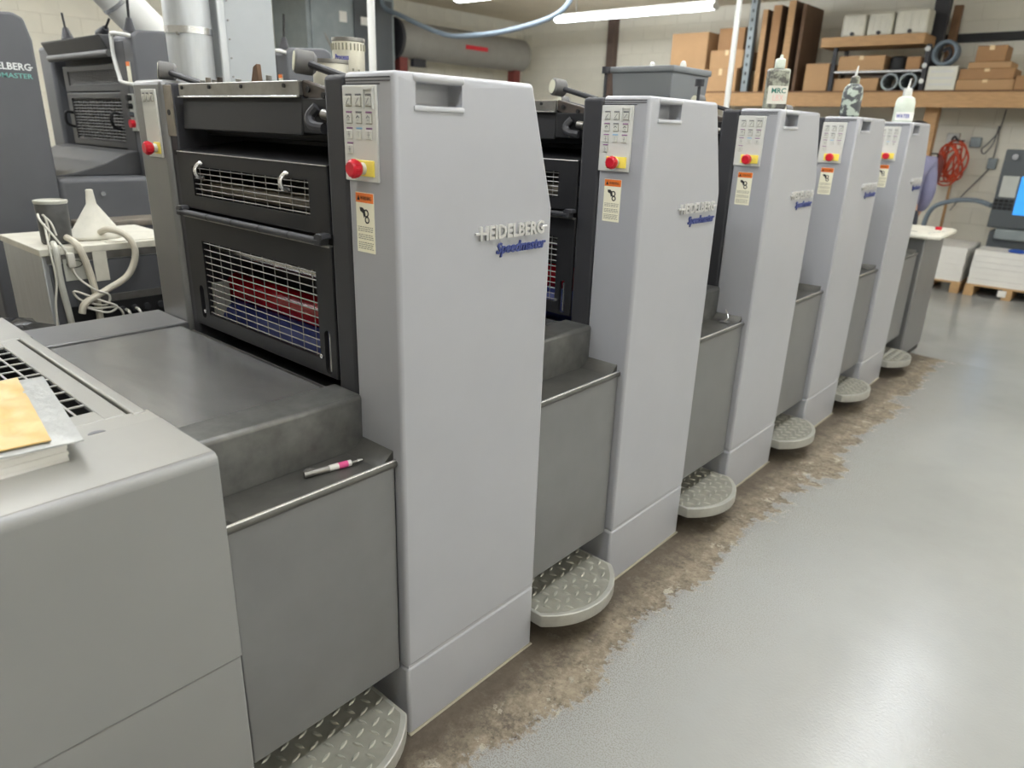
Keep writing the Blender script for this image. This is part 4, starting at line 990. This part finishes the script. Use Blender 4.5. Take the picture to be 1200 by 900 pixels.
hose('thin gray cable slanting down the wall from the outlet box', [(-.53,9.97,1.29),(-.62,9.975,1.15),(-.75,9.975,.95),(-.85,9.975,.75)], .007, 'rubber', 'wall_cable', 'cable')
hose('thick blue-gray hose arching from the post to the console', [(-1.0,9.3,.0),(-.98,9.28,.5),(-.92,9.25,.80),(-.72,9.2,.92),(-.45,9.05,.96),(-.245,8.85,.93)], .028, 'hose_blue', 'floor_hose')
b = nb(); cyl(b, (-.86,9.72,0), (-.88,9.8,1.2), .018, seg=10); tag(O('broom_handle', b, 'wood'), 'wooden broom handle leaning below the orange cord', 'broom')
# paper stacks on pallets
def pallet_(x0, x1, y0, y1, label, slab, top, dn):
    t = thing('wooden_pallet', label, 'pallet', (x0,y0,0), 'pallets under the paper stacks')
    Wd, D = x1-x0, y1-y0
    n = 4
    for k in range(n):
        y = (D-.1)*k/(n-1); b = nb(); box(b, 0, Wd, y, y+.1, .108, .128, .003, 1); O('deck_board', b, 'pallet', t)
    for k in range(3):
        x = (Wd-.09)*k/2; b = nb(); box(b, x, x+.09, 0, D, .0, .107, .004, 1); O('stringer', b, 'pallet', t)
    b = nb()
    for k in range(6):
        e = random.uniform(0,.006); box(b, x0+.01+e, x1-.01+e, y0+.01+e, y1-.01, .1285+(top-.1285)*k/6, .1285+(top-.1285)*(k+1)/6-.001)
    tag(O('paper_stack', b, 'paper'), slab, 'paper stack')
pallet_(-.97, -.26, 8.22, 9.0, 'wooden pallet under the paper stack next to the feeder', 'white paper stack on the pallet next to the feeder', .50, 0)
pallet_(-.21, .60, 8.22, 8.66, 'wooden pallet under the paper stack before the console', 'white paper stack on the pallet in front of the console', .50, 0)
b = nb(); lathe(b, [(.06,0),(.07,.015),(.05,.03),(.02,.035)], (.17,8.34,.5005), 16, sx=1.2); tag(O('blue_tape_roll', b, 'blue_thing'), 'small blue roll lying on the paper stack', 'roll')
b = nb(); box(b, .11,.19,8.205,8.2185,.03,.1,.004,1); tag(O('pallet_tag', b, 'paper'), 'small white tag stuck on the pallet side', 'tag')
# console
t = thing('control_console', 'dark gray standing control console with a glowing blue screen', 'console', (.235,8.70,0))
b = nb(); box(b, -.42, .60, .05, .4, 0, .66, .01); O('pedestal', b, 'console', t)
b = nb(); box(b, -.36, .62, -.02, .45, .58, .70, .02, 3); O('ledge', b, 'post_gray', t)
b = nb(); prism(b, [(-.01,.72),(.03,1.54),(.4,1.54),(.4,.70),(.0,.70)], 'x', -.45, .62, .012, 2); O('console_face', b, 'console', t)
b = nb(); box(b, -.412,-.257,-.004,.02,1.04,1.265,.003,1); O('key_field', b, 'pale_key', t)
for i in range(4):
    for j in range(3):
        b = nb(); box(b, -.438+.047*i, -.40+.047*i, -.012,.018, .905+.04*j, .935+.04*j, .003, 1); O('key', b, 'black', t)
b = nb(); box(b, -.240,-.10,-.01,.02,.86,1.265,.003,1); O('screen', b, 'screen_blue', t)
b = nb(); cyl(b, (-.347,.03,1.464), (-.347,-.015,1.464), .03, seg=18); O('round_knob', b, 'chrome', t)
# ------------------------------------------------------------------ person behind the fifth tower
def skin(name, verts, edges, radii, m, parent, sub=2, root=0):
    me = bpy.data.meshes.new(name); me.from_pydata(verts, edges, []); me.update()
    o = bpy.data.objects.new('tmp', me); C.objects.link(o)
    md = o.modifiers.new('skin', 'SKIN'); md.use_smooth_shade = True
    for i, r in enumerate(radii):
        d_ = me.skin_vertices[0].data[i]; d_.radius = r if isinstance(r, tuple) else (r, r); d_.use_root = (i == root)
    s = o.modifiers.new('sub', 'SUBSURF'); s.levels = sub; s.render_levels = sub
    dg = bpy.context.evaluated_depsgraph_get(); m2 = bpy.data.meshes.new_from_object(o.evaluated_get(dg)); bpy.data.objects.remove(o)
    for p in m2.polygons: p.use_smooth = True
    m2.name = name
    return O(name, m2, m, parent)
pr = thing('person', 'person in a violet shirt standing behind the fifth tower', 'person', (-.66,6.72,0), rz=math.radians(35))
# local frame: faces +Y, right arm at +X
V = [(0,0,.95),(0,0,1.12),(0,.01,1.28),(0,0,1.42),(0,.01,1.50),(0,.02,1.57),(0,.025,1.66),(0,.02,1.72),
     (.17,0,1.41),(.21,-.02,1.14),(.20,.10,.93),(.195,.14,.87),
     (-.17,0,1.41),(-.21,-.02,1.14),(-.20,.10,.93),(-.195,.14,.87),
     (.09,0,.88),(.10,.01,.50),(.10,-.02,.09),(.10,.10,.04),(-.09,0,.88),(-.10,.01,.50),(-.10,-.02,.09),(-.10,.10,.04)]
E = [(0,1),(1,2),(2,3),(3,4),(4,5),(5,6),(6,7),(3,8),(8,9),(9,10),(10,11),(3,12),(12,13),(13,14),(14,15),(0,16),(16,17),(17,18),(18,19),(0,20),(20,21),(21,22),(22,23)]
Rr = [.13,.12,.14,.11,.05,.075,.09,.06,.06,.042,.03,.028,.06,.042,.03,.028,.085,.058,.04,.035,.085,.058,.04,.035]
skin('body', V, E, Rr, 'skin', pr)
for s in (-1, 1):
    for k, (dx, ln, dz) in enumerate(((-.02,.075,0), (-.007,.085,0), (.007,.08,0), (.02,.065,0))):
        hx = s*.195+dx
        skin('finger', [(hx,.15,.865),(hx,.15+ln*.55,.835),(hx,.15+ln*.8,.80)], [(0,1),(1,2)], [.009,.0085,.007], 'skin', pr, 1)
    skin('thumb', [(s*.17,.13,.885),(s*.155,.165,.865),(s*.155,.185,.85)], [(0,1),(1,2)], [.011,.009,.008], 'skin', pr, 1)
SV = [V[0],V[1],V[2],V[3],(0,.005,1.465)]+[V[8],V[9],(.203,.085,.96)]+[V[12],V[13],(-.203,.085,.96)]
skin('shirt', SV, [(0,1),(1,2),(2,3),(3,4),(3,5),(5,6),(6,7),(3,8),(8,9),(9,10)], [.16,.15,.165,.13,.075,.085,.072,.06,.085,.072,.06], 'shirt', pr)
TV = [V[0],V[16],V[17],(.10,-.02,.07),V[20],V[21],(-.10,-.02,.07),(0,0,1.03)]
skin('trousers', TV, [(0,1),(1,2),(2,3),(0,4),(4,5),(5,6),(0,7)], [.145,.1,.075,.06,.1,.075,.06,.14], 'trousers', pr)
for s in (-1, 1):
    skin('shoe', [(s*.10,-.06,.045),(s*.10,.05,.045),(s*.10,.15,.035)], [(0,1),(1,2)], [.05,.052,.036], 'shoe', pr, 1)
b = nb(); lathe(b, [(.02,-.10),(.085,-.08),(.102,-.02),(.1,.04),(.07,.09),(.02,.108)], (0,-.005,1.665), 20, sy=1.02)
O('hair', b, 'hair', pr)
b = nb(); lathe(b, [(.02,-.095),(.06,-.075),(.074,-.02),(.076,.04),(.05,.08)], (0,.055,1.645), 20, sy=.85); O('face', b, 'skin', pr)
b = nb(); cyl(b, (0,.115,1.66), (0,.138,1.63), .008, .014, 10); O('nose', b, 'skin', pr)
b = nb(); box(b, -.022,.022,.105,.117,1.592,1.598,.002,1); O('mouth', b, 'pinkprint', pr)
for s in (-1, 1):
    b = nb(); lathe(b, [(.002,-.009),(.009,-.004),(.009,.004),(.002,.009)], (s*.03,.112,1.665), 10); O('eye', b, 'eye', pr)
    b = nb(); lathe(b, [(.006,-.025),(.014,-.01),(.015,.01),(.006,.025)], (s*.1,.02,1.65), 10); O('ear', b, 'skin', pr)
